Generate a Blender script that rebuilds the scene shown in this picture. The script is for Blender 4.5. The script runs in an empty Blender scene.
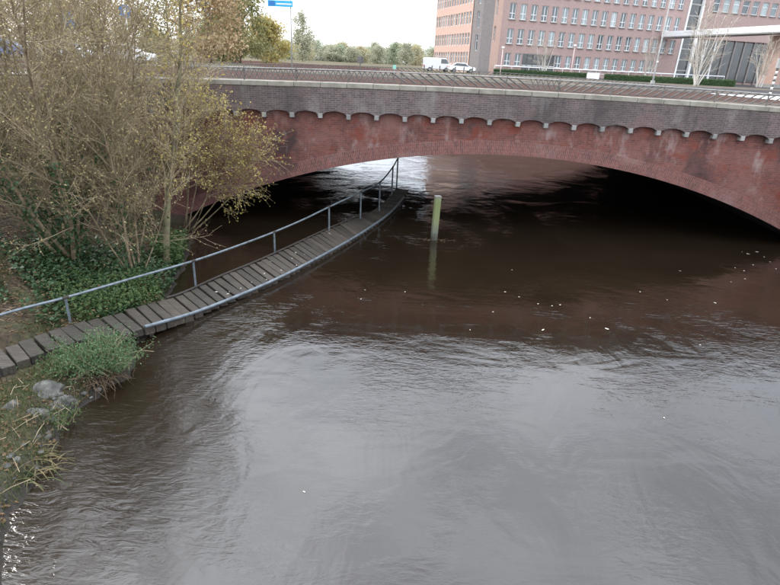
import bpy, bmesh, math, random
import numpy as np
from mathutils import Vector, Matrix
R = math.radians
sc = bpy.context.scene
COL = sc.collection

# ------------------------------------------------------------------ camera, sky, sun, exposure
EYE = 6.42; PITCH = R(23.07); ROLL = math.atan(.047)
cam_d = bpy.data.cameras.new('camera'); cam = bpy.data.objects.new('camera', cam_d); COL.objects.link(cam)
cam_d.sensor_width = 36; cam_d.lens = 36 * 540 / 780; cam_d.clip_start = .1; cam_d.clip_end = 3000
_f = Vector((0, math.cos(PITCH), -math.sin(PITCH))); _u = Vector((0, math.sin(PITCH), math.cos(PITCH))); _r = Vector((1, 0, 0))
_ri = _r * math.cos(ROLL) + _u * math.sin(ROLL); _ui = -_r * math.sin(ROLL) + _u * math.cos(ROLL)
M = Matrix((( _ri.x, _ui.x, -_f.x, 0), (_ri.y, _ui.y, -_f.y, 0), (_ri.z, _ui.z, -_f.z, EYE), (0, 0, 0, 1)))
cam.matrix_world = M
sc.camera = cam

SUN_EL, SUN_AZ = R(37), R(-54)          # azimuth measured from +Y towards +X
world = bpy.data.worlds.new('World'); sc.world = world; world.use_nodes = True
nt = world.node_tree; nt.nodes.clear()
def N(t, kind, **kw):
    n = t.nodes.new(kind)
    for k, v in kw.items(): setattr(n, k, v)
    return n
out = N(nt, 'ShaderNodeOutputWorld'); bg = N(nt, 'ShaderNodeBackground'); bg.inputs['Strength'].default_value = .15
sky = N(nt, 'ShaderNodeTexSky', sky_type='NISHITA', sun_disc=False, sun_elevation=SUN_EL, sun_rotation=SUN_AZ)
sky.air_density = 1.0; sky.dust_density = 2.0
tc = N(nt, 'ShaderNodeTexCoord'); mp = N(nt, 'ShaderNodeMapping'); mp.inputs['Scale'].default_value = (1.0, 1.0, 2.2)
no = N(nt, 'ShaderNodeTexNoise'); no.inputs['Scale'].default_value = 2.1; no.inputs['Detail'].default_value = 5; no.inputs['Roughness'].default_value = .5
cr = N(nt, 'ShaderNodeValToRGB')
cr.color_ramp.elements[0].position = .30; cr.color_ramp.elements[0].color = (11.4, 12.5, 14.2, 1)
cr.color_ramp.elements[1].position = .70; cr.color_ramp.elements[1].color = (32.5, 34, 36.4, 1)
mx = N(nt, 'ShaderNodeMix', data_type='RGBA'); mx.inputs[0].default_value = .70
nt.links.new(tc.outputs['Generated'], mp.inputs['Vector']); nt.links.new(mp.outputs[0], no.inputs['Vector'])
nt.links.new(no.outputs['Fac'], cr.inputs[0]); nt.links.new(sky.outputs[0], mx.inputs[6])
# overcast luminance: the zenith is about three times as bright as the horizon, the same all the way round
sx_ = N(nt, 'ShaderNodeSeparateXYZ'); nt.links.new(tc.outputs['Generated'], sx_.inputs[0])
el = N(nt, 'ShaderNodeMapRange'); el.inputs['From Min'].default_value = 0; el.inputs['From Max'].default_value = 1; el.inputs['To Min'].default_value = .42; el.inputs['To Max'].default_value = 1.05
nt.links.new(sx_.outputs[2], el.inputs['Value'])
ml = N(nt, 'ShaderNodeMix', data_type='RGBA', blend_type='MULTIPLY'); ml.inputs[0].default_value = 1
nt.links.new(cr.outputs[0], ml.inputs[6]); nt.links.new(el.outputs[0], ml.inputs[7]); nt.links.new(ml.outputs[2], mx.inputs[7])
nt.links.new(mx.outputs[2], bg.inputs['Color']); nt.links.new(bg.outputs[0], out.inputs['Surface'])

sun_d = bpy.data.lights.new('sun', 'SUN'); sun_d.energy = 1.3; sun_d.angle = R(14); sun_d.color = (1, .96, .90)
sun = bpy.data.objects.new('sun', sun_d); COL.objects.link(sun)
sd = Vector((math.sin(SUN_AZ) * math.cos(SUN_EL), math.cos(SUN_AZ) * math.cos(SUN_EL), math.sin(SUN_EL)))
sun.rotation_euler = sd.to_track_quat('Z', 'Y').to_euler(); sun.location = sd * 60
vs = sc.view_settings; vs.view_transform = 'Standard'; vs.look = 'None'; vs.gamma = 1; vs.exposure = .7
sc.cycles.max_bounces = 6; sc.cycles.diffuse_bounces = 3; sc.cycles.glossy_bounces = 3; sc.cycles.use_denoising = True
sc.cycles.transparent_max_bounces = 6

# ------------------------------------------------------------------ helpers
def tag(o, label=None, cat=None, group=None, kind=None):
    if label: o['label'] = label
    if cat: o['category'] = cat
    if group: o['group'] = group
    if kind: o['kind'] = kind
    return o
def empty(name, loc=(0, 0, 0), rz=0, parent=None):
    o = bpy.data.objects.new(name, None); COL.objects.link(o); o.location = loc; o.rotation_euler = (0, 0, rz); o.empty_display_size = .2
    if parent: o.parent = parent
    return o
def link(name, me, parent=None, loc=None, rot=None, scale=None):
    o = bpy.data.objects.new(name, me); COL.objects.link(o)
    if parent: o.parent = parent
    if loc is not None: o.location = loc
    if rot is not None: o.rotation_euler = rot
    if scale is not None: o.scale = scale
    return o
def copy_tree(o, parent=None):
    c = o.copy(); COL.objects.link(c); c.parent = parent
    for ch in list(o.children): copy_tree(ch, c)
    return c
class MB:
    def __init__(s): s.v = []; s.f = []
    def quad(s, a, b, c, d):
        n = len(s.v); s.v += [a, b, c, d]; s.f.append((n, n + 1, n + 2, n + 3))
    def tri(s, a, b, c):
        n = len(s.v); s.v += [a, b, c]; s.f.append((n, n + 1, n + 2))
    def box(s, c, h, M=None):
        n = len(s.v)
        for z in (-1, 1):
            for x, y in ((-1, -1), (1, -1), (1, 1), (-1, 1)):
                p = Vector((x * h[0], y * h[1], z * h[2]))
                if M is not None: p = M @ p
                s.v.append((c[0] + p.x, c[1] + p.y, c[2] + p.z))
        s.f += [(n+3, n+2, n+1, n), (n+4, n+5, n+6, n+7), (n, n+1, n+5, n+4), (n+1, n+2, n+6, n+5), (n+2, n+3, n+7, n+6), (n+3, n, n+4, n+7)]
        return s
    def bb(s, x0, x1, y0, y1, z0, z1): return s.box(((x0+x1)/2, (y0+y1)/2, (z0+z1)/2), (abs(x1-x0)/2, abs(y1-y0)/2, abs(z1-z0)/2))
    def tube(s, pts, rad, k=6, cap=True):
        pts = [Vector(p) for p in pts]; n0 = len(s.v); m = len(pts)
        if not hasattr(rad, '__len__'): rad = [rad] * m
        for i, p in enumerate(pts):
            d = (pts[min(i + 1, m - 1)] - pts[max(i - 1, 0)])
            if d.length < 1e-6: d = Vector((0, 0, 1))
            d.normalize(); a = Vector((0, 0, 1)) if abs(d.z) < .9 else Vector((1, 0, 0))
            e1 = d.cross(a).normalized(); e2 = d.cross(e1)
            for j in range(k):
                t = 2 * math.pi * j / k; q = p + (e1 * math.cos(t) + e2 * math.sin(t)) * rad[i]
                s.v.append((q.x, q.y, q.z))
        for i in range(m - 1):
            for j in range(k):
                a = n0 + i * k + j; b = n0 + i * k + (j + 1) % k
                s.f.append((a, b, b + k, a + k))
        if cap:
            s.f.append(tuple(n0 + j for j in range(k))[::-1]); s.f.append(tuple(n0 + (m - 1) * k + j for j in range(k)))
        return s
    def prism(s, poly, y0, y1):      # polygon in (x,z) extruded in y
        n = len(s.v); m = len(poly)
        s.v += [(x, y0, z) for x, z in poly] + [(x, y1, z) for x, z in poly]
        s.f.append(tuple(range(n, n + m))); s.f.append(tuple(range(n + 2 * m - 1, n + m - 1, -1)))
        for i in range(m):
            j = (i + 1) % m; s.f.append((n + j, n + i, n + m + i, n + m + j))
        return s
    def mesh(s, name, mat, off=None, smooth=False):
        me = bpy.data.meshes.new(name)
        v = s.v if off is None else [(x - off[0], y - off[1], z - off[2]) for x, y, z in s.v]
        me.from_pydata(v, [], s.f); me.materials.append(mat)
        if smooth: me.polygons.foreach_set('use_smooth', [True] * len(me.polygons))
        me.update(); return me
    def build(s, name, mat, parent=None, off=None, smooth=False, bevel=0):
        if off is None and parent is not None and parent.get('_off') is not None: off = parent['_off']
        me = s.mesh(name, mat, off, smooth)
        if bevel:
            bm = bmesh.new(); bm.from_mesh(me)
            bmesh.ops.bevel(bm, geom=bm.edges[:], offset=bevel, segments=1, affect='EDGES'); bm.to_mesh(me); bm.free()
        return link(name, me, parent)
def soup(name, mat, V, F, parent=None, off=None):
    """V: (n,k,3) array of n separate k-gons"""
    V = np.asarray(V, dtype=np.float32); n, k, _ = V.shape
    if off is not None: V = V - np.array(off, dtype=np.float32)
    me = bpy.data.meshes.new(name); me.vertices.add(n * k); me.vertices.foreach_set('co', V.ravel())
    me.loops.add(n * k); me.loops.foreach_set('vertex_index', np.arange(n * k, dtype=np.int32))
    me.polygons.add(n); me.polygons.foreach_set('loop_start', np.arange(0, n * k, k, dtype=np.int32))
    me.update(calc_edges=True); me.materials.append(mat)
    return link(name, me, parent)

# ------------------------------------------------------------------ materials
def newmat(name):
    m = bpy.data.materials.new(name); m.use_nodes = True
    t = m.node_tree; b = t.nodes['Principled BSDF']; return m, t, b
def ramp(t, fac, stops):
    c = N(t, 'ShaderNodeValToRGB'); e = c.color_ramp.elements
    while len(e) < len(stops): e.new(.5)
    for i, (p, col) in enumerate(stops): e[i].position = p; e[i].color = (*col, 1)
    t.links.new(fac, c.inputs[0]); return c.outputs[0]
def noise(t, vec, scale, detail=4, rough=.55, dist=0):
    n = N(t, 'ShaderNodeTexNoise'); n.inputs['Scale'].default_value = scale; n.inputs['Detail'].default_value = detail
    n.inputs['Roughness'].default_value = rough; n.inputs['Distortion'].default_value = dist
    if vec is not None: t.links.new(vec, n.inputs['Vector'])
    return n.outputs['Fac']
def mixc(t, fac, a, b, mode='MIX'):
    m = N(t, 'ShaderNodeMix', data_type='RGBA', blend_type=mode)
    for s, v in ((0, fac), (6, a), (7, b)):
        if hasattr(v, 'node'): t.links.new(v, m.inputs[s])
        else: m.inputs[s].default_value = v if s == 0 else (*v, 1)
    return m.outputs[2]
def mth(t, op, a, b=None, clamp=False):
    m = N(t, 'ShaderNodeMath', operation=op, use_clamp=clamp)
    for s, v in ((0, a), (1, b)):
        if v is None: continue
        if hasattr(v, 'node'): t.links.new(v, m.inputs[s])
        else: m.inputs[s].default_value = v
    return m.outputs[0]
def bump(t, b, h, strength=.5, dist=.02):
    n = N(t, 'ShaderNodeBump'); n.inputs['Strength'].default_value = strength; n.inputs['Distance'].default_value = dist
    t.links.new(h, n.inputs['Height']); t.links.new(n.outputs[0], b.inputs['Normal'])
def objco(t): return N(t, 'ShaderNodeTexCoord').outputs['Object']
def geoco(t): return N(t, 'ShaderNodeNewGeometry').outputs['Position']
def nmat(name, stops, scale=3, rough=.8, bs=0, bd=.01, detail=5, co='geo', metallic=0, spec=.3, bscale=None):
    m, t, b = newmat(name); c = geoco(t) if co == 'geo' else objco(t)
    f = noise(t, c, scale, detail); t.links.new(ramp(t, f, stops), b.inputs['Base Color'])
    b.inputs['Roughness'].default_value = rough; b.inputs['Metallic'].default_value = metallic; b.inputs['Specular IOR Level'].default_value = spec
    if bs: bump(t, b, noise(t, c, bscale or scale * 4, 6), bs, bd)
    return m
def two(c, k=.6): return [(.32, tuple(x * k for x in c)), (.68, c)]
def brickmat(name, c1, c2, mort, bw=.22, rh=.075, ms=.009, stains=(), uv=False, bs=.6, rough=.88, var=1.0, gain=1.0):
    m, t, b = newmat(name); tcn = N(t, 'ShaderNodeTexCoord')
    if uv: vec = tcn.outputs['UV']; co = tcn.outputs['Object']
    else:
        sp = N(t, 'ShaderNodeSeparateXYZ'); t.links.new(tcn.outputs['Object'], sp.inputs[0])
        cb = N(t, 'ShaderNodeCombineXYZ'); t.links.new(mth(t, 'ADD', sp.outputs[0], sp.outputs[1]), cb.inputs[0]); t.links.new(sp.outputs[2], cb.inputs[1]); vec = cb.outputs[0]; co = tcn.outputs['Object']
    k = N(t, 'ShaderNodeTexBrick'); k.inputs['Scale'].default_value = 1; k.inputs['Brick Width'].default_value = bw; k.inputs['Row Height'].default_value = rh
    k.inputs['Mortar Size'].default_value = ms; k.inputs['Mortar Smooth'].default_value = .2; k.inputs['Bias'].default_value = 0
    k.inputs['Color1'].default_value = (*c1, 1); k.inputs['Color2'].default_value = (*c2, 1); k.inputs['Mortar'].default_value = (*mort, 1)
    t.links.new(vec, k.inputs['Vector'])
    col = k.outputs['Color']
    col = mixc(t, .55 * var, col, ramp(t, noise(t, co, 5.5, 6, .65), [(.25, (.45, .45, .45)), (.5, (1, 1, 1)), (.8, (1.5, 1.4, 1.35))]), 'MULTIPLY')
    for (scale, lo, hi, colr, amt, sx) in stains:
        mpn = N(t, 'ShaderNodeMapping'); mpn.inputs['Scale'].default_value = sx; mpn.inputs['Location'].default_value = (scale * 3.1, scale, scale * 7.7); t.links.new(co, mpn.inputs['Vector'])
        f = ramp(t, noise(t, mpn.outputs[0], scale, 6, .62), [(lo, (0, 0, 0)), (hi, (amt, amt, amt))])
        col = mixc(t, f, col, colr)
    if gain != 1: col = mixc(t, 1.0, col, (gain, gain * .97, gain * .95), 'MULTIPLY')
    t.links.new(col, b.inputs['Base Color']); b.inputs['Roughness'].default_value = rough; b.inputs['Specular IOR Level'].default_value = .25
    h = mth(t, 'ADD', mth(t, 'MULTIPLY', k.outputs['Fac'], -1.0), mth(t, 'MULTIPLY', noise(t, co, 40, 4), .5))
    bump(t, b, h, bs, .012)
    return m

MT = {}
MT['spandrel'] = brickmat('red_brick', (.23, .088, .07), (.145, .06, .055), (.19, .115, .10), gain=.82, stains=(
    (.42, .46, .66, (.25, .14, .125), .65, (1, 1, 1.6)), (.5, .52, .68, (.05, .036, .035), .85, (1, 1, .7)), (1.5, .56, .72, (.40, .33, .31), .7, (1, 1, .45)), (1.1, .56, .68, (.21, .055, .035), .75, (1, 1, 1.3)), (3.0, .60, .72, (.06, .04, .038), .6, (1, 1, .12))))
MT['ring'] = brickmat('arch_ring_brick', (.26, .10, .085), (.17, .075, .07), (.24, .165, .15), bw=.26, rh=.075, ms=.012, uv=True, gain=.78, stains=(
    (.6, .52, .75, (.33, .25, .235), .7, (1, 1, 1)), (.5, .58, .75, (.06, .045, .042), .8, (1, 1, 1))))
MT['parapet'] = brickmat('parapet_brick', (.16, .122, .115), (.105, .083, .08), (.21, .19, .19), gain=.86, stains=(
    (.45, .50, .70, (.06, .055, .055), .75, (1, 1, .5)), (1.0, .55, .75, (.30, .29, .28), .6, (1, 1, .3)), (.6, .55, .7, (.2, .115, .11), .55, (1, 1, 1)), (3.2, .58, .72, (.05, .047, .047), .65, (1, 1, .1))))
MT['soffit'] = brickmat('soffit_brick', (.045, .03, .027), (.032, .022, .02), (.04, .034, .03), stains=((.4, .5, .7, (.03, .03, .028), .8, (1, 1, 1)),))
MT['stone'] = nmat('pale_stone', [(.25, (.15, .138, .112)), (.5, (.24, .225, .185)), (.75, (.33, .31, .265))], 2.2, .85, .5, .006)
MT['corbel'] = nmat('corbel_stone', [(.25, (.10, .097, .092)), (.5, (.22, .215, .20)), (.75, (.36, .35, .33))], 1.1, .85, .4, .006)
MT['innerpar'] = nmat('pinkish_parapet_inside', two((.30, .215, .18), .75), 1.5, .85)
MT['iron'] = nmat('dark_iron', [(.3, (.06, .055, .052)), (.7, (.13, .12, .11))], 6, .55, spec=.5)
MT['iron_pale'] = nmat('pale_grey_iron', [(.3, (.22, .21, .20)), (.7, (.34, .33, .31))], 4, .6, spec=.5)
MT['asphalt'] = nmat('asphalt', [(.3, (.045, .044, .045)), (.7, (.075, .073, .072))], 1.4, 1.0, spec=0.0)
MT['roadbrick'] = nmat('red_brick_paving', [(.3, (.055, .036, .031)), (.7, (.09, .06, .05))], 1.1, 1.0, spec=0.0)
MT['pavers'] = nmat('pale_pavement', [(.3, (.085, .072, .06)), (.7, (.14, .12, .10))], .9, 1.0, spec=0.0)
MT['white'] = nmat('white_paint', [(.3, (.68, .68, .68)), (.7, (.8, .8, .79))], 3, .5)
MT['rail'] = nmat('galvanised_steel', [(.28, (.075, .09, .10)), (.5, (.14, .165, .185)), (.72, (.19, .22, .245))], 7, .45, metallic=.3, spec=.5)
MT['sillk'] = nmat('worn_kerb', two((.17, .155, .14), .8), 2, .9)

# water: murky brown river with ripples
m, t, b = newmat('river_water'); g = geoco(t)
mp1 = N(t, 'ShaderNodeMapping'); mp1.inputs['Rotation'].default_value = (0, 0, R(24)); mp1.inputs['Scale'].default_value = (.75, 1.5, 1); t.links.new(g, mp1.inputs['Vector'])
mp2 = N(t, 'ShaderNodeMapping'); mp2.inputs['Rotation'].default_value = (0, 0, R(-32)); mp2.inputs['Scale'].default_value = (.7, 1.9, 1); t.links.new(g, mp2.inputs['Vector'])
h1 = noise(t, mp1.outputs[0], .55, 2, .5, .9)
h2 = noise(t, mp2.outputs[0], 2.5, 3, .55, 2.0)
h4 = noise(t, mp2.outputs[0], 15.0, 2, .6, .5)
h3 = noise(t, mp1.outputs[0], 6.0, 3, .6, .6)
mp5 = N(t, 'ShaderNodeMapping'); mp5.inputs['Rotation'].default_value = (0, 0, R(9)); mp5.inputs['Scale'].default_value = (1.2, .5, 1); t.links.new(g, mp5.inputs['Vector'])
h5 = noise(t, mp5.outputs[0], .8, 2, .45, 2.2)
sxy = N(t, 'ShaderNodeSeparateXYZ'); t.links.new(g, sxy.inputs[0])
bk_ = N(t, 'ShaderNodeMapRange'); bk_.inputs['From Min'].default_value = -2.6; bk_.inputs['From Max'].default_value = -5.2; bk_.inputs['To Max'].default_value = .9; t.links.new(sxy.outputs[0], bk_.inputs['Value'])
far_ = N(t, 'ShaderNodeMapRange'); far_.inputs['From Min'].default_value = 14; far_.inputs['From Max'].default_value = 10; t.links.new(sxy.outputs[1], far_.inputs['Value'])
patch = ramp(t, noise(t, g, .2, 3, .55, 2.2), [(.42, (.05, .05, .05)), (.62, (1, 1, 1))])
patch = mth(t, 'ADD', patch, mth(t, 'MULTIPLY', bk_.outputs[0], far_.outputs[0]))
h = mth(t, 'ADD', mth(t, 'ADD', mth(t, 'ADD', mth(t, 'MULTIPLY', h1, .55), mth(t, 'MULTIPLY', h5, .28)), mth(t, 'MULTIPLY', h4, .03)), mth(t, 'MULTIPLY', mth(t, 'ADD', mth(t, 'MULTIPLY', h2, .36), mth(t, 'MULTIPLY', h3, .21)), patch))
bump(t, b, h, 1.0, .03)
t.links.new(ramp(t, noise(t, g, .3, 3, .5, .8), [(.3, (.011, .0074, .0044)), (.7, (.0155, .0102, .006))]), b.inputs['Base Color'])
b.inputs['Roughness'].default_value = .025; b.inputs['IOR'].default_value = 1.63; b.inputs['Specular IOR Level'].default_value = .5
MT['water'] = m

# ------------------------------------------------------------------ setting: ground, roads, water, bank
ST = 5.37        # street level
def camber(x): return -.0012 * (x - 2.5) ** 2
YN, YF = 22.0, 45.0
ACX, ACR = 4.3, 29.0; ACZ = 3.23 - ACR
def arch(x, r=ACR):
    d = r * r - (x - ACX) ** 2
    return ACZ + math.sqrt(d) if d > 0 else -9

me = bpy.data.meshes.new('river'); me.from_pydata([(-90, -70, 0), (40, -70, 0), (40, 150, 0), (-90, 150, 0)], [], [(0, 1, 2, 3)]); me.materials.append(MT['water'])
tag(link('river', me), kind='structure')

bm = bmesh.new()
outer = [(-1200, -70), (900, -70), (900, 2200), (-1200, 2200)]
hole = [(-16, -69), (18.5, -69), (18.5, 50), (3, 76), (-4, 112), (-40, 134), (-52, 118), (-28, 92), (-12.5, 58), (-12.5, 45.0), (-16, 45.0)]
def loop(pts):
    vs_ = [bm.verts.new((x, y, ST)) for x, y in pts]
    return [bm.edges.new((vs_[i], vs_[(i + 1) % len(vs_)])) for i in range(len(vs_))]
es = loop(outer) + loop(hole)
bmesh.ops.triangle_fill(bm, use_beauty=True, use_dissolve=False, edges=es)
bmesh.ops.recalc_face_normals(bm, faces=bm.faces[:])
for f in bm.faces:
    if f.normal.z < 0: f.normal_flip()
me = bpy.data.meshes.new('ground'); bm.to_mesh(me); bm.free()
MT['ground'] = nmat('town_ground', [(.3, (.08, .075, .05)), (.7, (.15, .13, .095))], .12, 1.0, spec=0.0)
me.materials.append(MT['ground']); tag(link('ground', me), kind='structure')

# quay walls round the river basin
q = MB()
for (a, c) in zip(hole[1:9], hole[2:10]):
    q.quad((a[0], a[1], -1), (c[0], c[1], -1), (c[0], c[1], ST), (a[0], a[1], ST))
MT['quay'] = brickmat('quay_brick', (.2, .09, .07), (.15, .075, .06), (.2, .17, .15))
tag(q.build('quay_wall', MT['quay']), 'red brick quay wall lining the river basin beyond the bridge', 'quay wall')

# streets (laid as sheets above the ground)
def sheet(name, pts, z, mat):
    me = bpy.data.meshes.new(name); me.from_pydata([(x, y, z) for x, y in pts], [], [tuple(range(len(pts)))]); me.materials.append(mat)
    o = link(name, me); tag(o, kind='structure'); return o
sheet('road', [(-300, 46.5), (-12.6, 46.5), (-12.6, 57), (-300, 57)], ST + .006, MT['asphalt'])
sheet('road', [(18.6, 47), (130, 47), (130, 66), (62, 66), (18.6, 61)], ST + .006, MT['asphalt'])
sheet('pavement', [(18.6, 61.3), (62, 66.3), (48, 74), (20, 104), (12, 104), (12, 80)], ST + .005, MT['pavers'])
sheet('square', [(20.5, 104.5), (48.5, 74.3), (62.5, 66.5), (130, 66.5), (130, 112), (60, 112)], ST + .004, MT['asphalt'])

# bridge deck, cambered
def deckz(x, dz): return max(ST + (.012 if dz < -.15 else .092), 5.52 + camber(x) + dz)
def deck_strip(name, y0, y1, dz, mat, x0=-60, x1=60):
    v = []; f = []; xs = np.linspace(x0, x1, 61)
    for x in xs:
        z = deckz(x, dz)
        v += [(x, y0, z), (x, y1, z)]
    for i in range(60): f.append((2*i, 2*i+2, 2*i+3, 2*i+1))
    me = bpy.data.meshes.new(name); me.from_pydata(v, [], f); me.materials.append(mat); return tag(link(name, me), kind='structure')
DK = [deck_strip('bridge_pavement', YN + .42, YN + 4, -.12, MT['pavers']), deck_strip('bridge_road', YN + 4, YF - 4, -.2, MT['roadbrick']), deck_strip('bridge_pavement', YF - 4, YF - .42, -.12, MT['pavers'])]
for y, s in ((YN + 4, 1), (YF - 4, -1)):
    k = MB()
    xs = np.linspace(-60, 60, 61)
    for i in range(60):
        za = deckz(xs[i], -.12) + .12; zb = deckz(xs[i+1], -.12) + .12
        k.quad((xs[i], y, za - .25), (xs[i+1], y, zb - .25), (xs[i+1], y, zb - .12), (xs[i], y, za - .12))
    tag(k.build('kerb', MT['sillk']), kind='structure')
# white zebra bars on the road near the right end of the bridge
def zdeck(x): return deckz(x, -.2)
zb = empty('zebra_crossing', (26, 36.6, zdeck(26)))
tag(zb, 'broad white painted crossing bars on the bridge road by the striped pole', 'road marking')
me = MB(); me.quad((-.3, -4, 0), (.3, -4, 0), (.3, 4, 0), (-.3, 4, 0)); mem = me.mesh('stripe', MT['white'])
for i in range(13):
    x = -4.2 + i * .85; link('stripe', mem, zb, (x, 0, zdeck(26 + x) - zdeck(26) + .012))

WK = [((-9.35, 7.8), (-8.72, 7.25), .45), ((-8.66, 9.12), (-8.02, 8.56), .45), ((-7.96, 10.46), (-7.30, 9.88), .45), ((-7.45, 11.2), (-6.72, 10.62), .45), ((-6.96, 11.78), (-6.1, 11.0), .40), ((-6.38, 12.95), (-5.45, 11.95), .27),
      ((-5.9, 13.83), (-4.97, 12.85), .15), ((-5.2, 15.5), (-4.15, 14.25), .11), ((-4.46, 16.95), (-3.42, 15.6), .10), ((-3.59, 18.9), (-2.58, 17.45), .09), ((-2.7, 21.0), (-1.78, 19.4), .07),
      ((-1.7, 23.1), (-.95, 21.7), .05), ((-.95, 24.7), (-.18, 24.3), .04), ((-.2, 28.0), (.55, 28.0), .03), ((.2, 30.4), (.98, 30.7), -.03), ((.9, 34.5), (1.7, 34.6), -.15)]
# ---- left bank terrain
SH = [(-30, -3.6), (-6, -4.2), (4.8, -4.75), (5.9, -5.32), (7.0, -5.5), (8.25, -5.95), (8.9, -5.85), (9.8, -5.45), (10.6, -5.75), (12, -5.95), (13.5, -6.2), (14.5, -6.3), (16, -6.6), (19, -7.35), (22, -8.2), (25, -9.2)]
def shore(y): return float(np.interp(y, [p[0] for p in SH], [p[1] for p in SH]))
_rn = np.random.RandomState(4)
_wx = _rn.uniform(.5, 3.5, (14, 2)); _wp = _rn.uniform(0, 6.28, 14)
def wob(x, y): return float(np.mean(np.sin(_wx[:, 0] * x + _wx[:, 1] * y + _wp)))
def bankz(x, y):
    d = shore(y) + .25 * wob(x * .1 + 3, y * 1.3) + .22 * wob(x * .3 + 1, y * 4.2) - x
    if d < 0: return max(-1.6, .75 * d)
    z = float(np.interp(d, [0, .25, 1.2, 2.2, 3.2, 5.5, 9, 10, 12], [-.02, .10, .22, .32, .75, 2.0, 4.9, 5.3, 5.33]))
    z = min(5.33, z + .10 * wob(x, y) * min(1, d * 2))
    if 6 < y < 14.5 and x > -11:                      # the planks lie in a cutting along the bank
        b_ = min(range(6), key=lambda i: seg_d(i, x, y)[0]); q_, zz = seg_d(b_, x, y)
        top = zz - .20 if q_ < .55 else zz - .20 + (q_ - .55) * 1.3
        z = min(z, max(top, -.5))
    return z
def seg_d(i, x, y):
    ax, ay = (WK[i][0][0] + WK[i][1][0]) / 2, (WK[i][0][1] + WK[i][1][1]) / 2; bx, by = (WK[i+1][0][0] + WK[i+1][1][0]) / 2, (WK[i+1][0][1] + WK[i+1][1][1]) / 2
    u = max(0, min(1, ((x-ax)*(bx-ax) + (y-ay)*(by-ay)) / ((bx-ax)**2 + (by-ay)**2)))
    return math.hypot(x - ax - u*(bx-ax), y - ay - u*(by-ay)), WK[i][2] + u * (WK[i+1][2] - WK[i][2])
xs = np.concatenate([np.linspace(-17.5, -11, 27), np.linspace(-10.8, -3.4, 75)]); ys = np.linspace(-30, 22.2, 262)
v = [(x, y, bankz(x, y)) for y in ys for x in xs]; nx = len(xs)
f = [(j*nx+i, j*nx+i+1, (j+1)*nx+i+1, (j+1)*nx+i) for j in range(len(ys)-1) for i in range(nx-1)]
me = bpy.data.meshes.new('bank'); me.from_pydata(v, [], f); me.polygons.foreach_set('use_smooth', [True] * len(f))
m, t, b = newmat('bank_soil'); g = geoco(t)
c1 = ramp(t, noise(t, g, 7, 6, .7), [(.28, (.022, .016, .011)), (.45, (.05, .036, .022)), (.58, (.085, .06, .034)), (.75, (.15, .11, .07))])
c2 = ramp(t, noise(t, g, 14, 5, .7), [(.3, (.02, .03, .009)), (.7, (.075, .09, .028))])
t.links.new(mixc(t, ramp(t, noise(t, g, .9, 4, .6), [(.45, (0, 0, 0)), (.6, (.75, .75, .75))]), c1, c2), b.inputs['Base Color'])
sz_ = N(t, 'ShaderNodeSeparateXYZ'); t.links.new(g, sz_.inputs[0])
wet = N(t, 'ShaderNodeMapRange'); wet.inputs['From Min'].default_value = .16; wet.inputs['From Max'].default_value = .05; t.links.new(mth(t, 'ADD', sz_.outputs[2], mth(t, 'MULTIPLY', noise(t, g, 6, 4), -.08)), wet.inputs['Value'])
dry = b.inputs['Base Color'].links[0].from_socket; t.links.new(mixc(t, wet.outputs[0], dry, (.022, .017, .012)), b.inputs['Base Color'])
rgh = N(t, 'ShaderNodeMapRange'); rgh.inputs['To Min'].default_value = .95; rgh.inputs['To Max'].default_value = .35; t.links.new(wet.outputs[0], rgh.inputs['Value']); t.links.new(rgh.outputs[0], b.inputs['Roughness'])
bump(t, b, noise(t, g, 22, 6, .7), 1, .05); me.materials.append(m)
tag(link('bank', me), kind='structure')

# ------------------------------------------------------------------ the brick arch bridge
BO = (ACX, YN, 0)
bridge = empty('brick_bridge', BO); bridge['_off'] = BO
tag(bridge, 'wide low red brick arch bridge with dark brick parapet spanning the river', 'bridge')
X0, X1 = -24.0, 32.0; RING = .52
def zcorb(x): return 4.42 + camber(x)
def ztop(x): return 5.47 + camber(x)
def facewall(y0, y1, name):
    w = MB(); xs = np.linspace(X0, X1, 225)
    def lo(x):
        a = arch(x, ACR + RING - .05); return a if a > -.8 else -.8
    for i in range(224):
        a, c = xs[i], xs[i+1]
        w.quad((a, y0, lo(a)), (c, y0, lo(c)), (c, y0, zcorb(c) + .35), (a, y0, zcorb(a) + .35))
        w.quad((c, y1, lo(c)), (a, y1, lo(a)), (a, y1, zcorb(a) + .35), (c, y1, zcorb(c) + .35))
    return w.build(name, MT['spandrel'], bridge)
facewall(YN, YN + .5, 'spandrel_wall'); facewall(YF, YF - .5, 'spandrel_wall')
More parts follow.
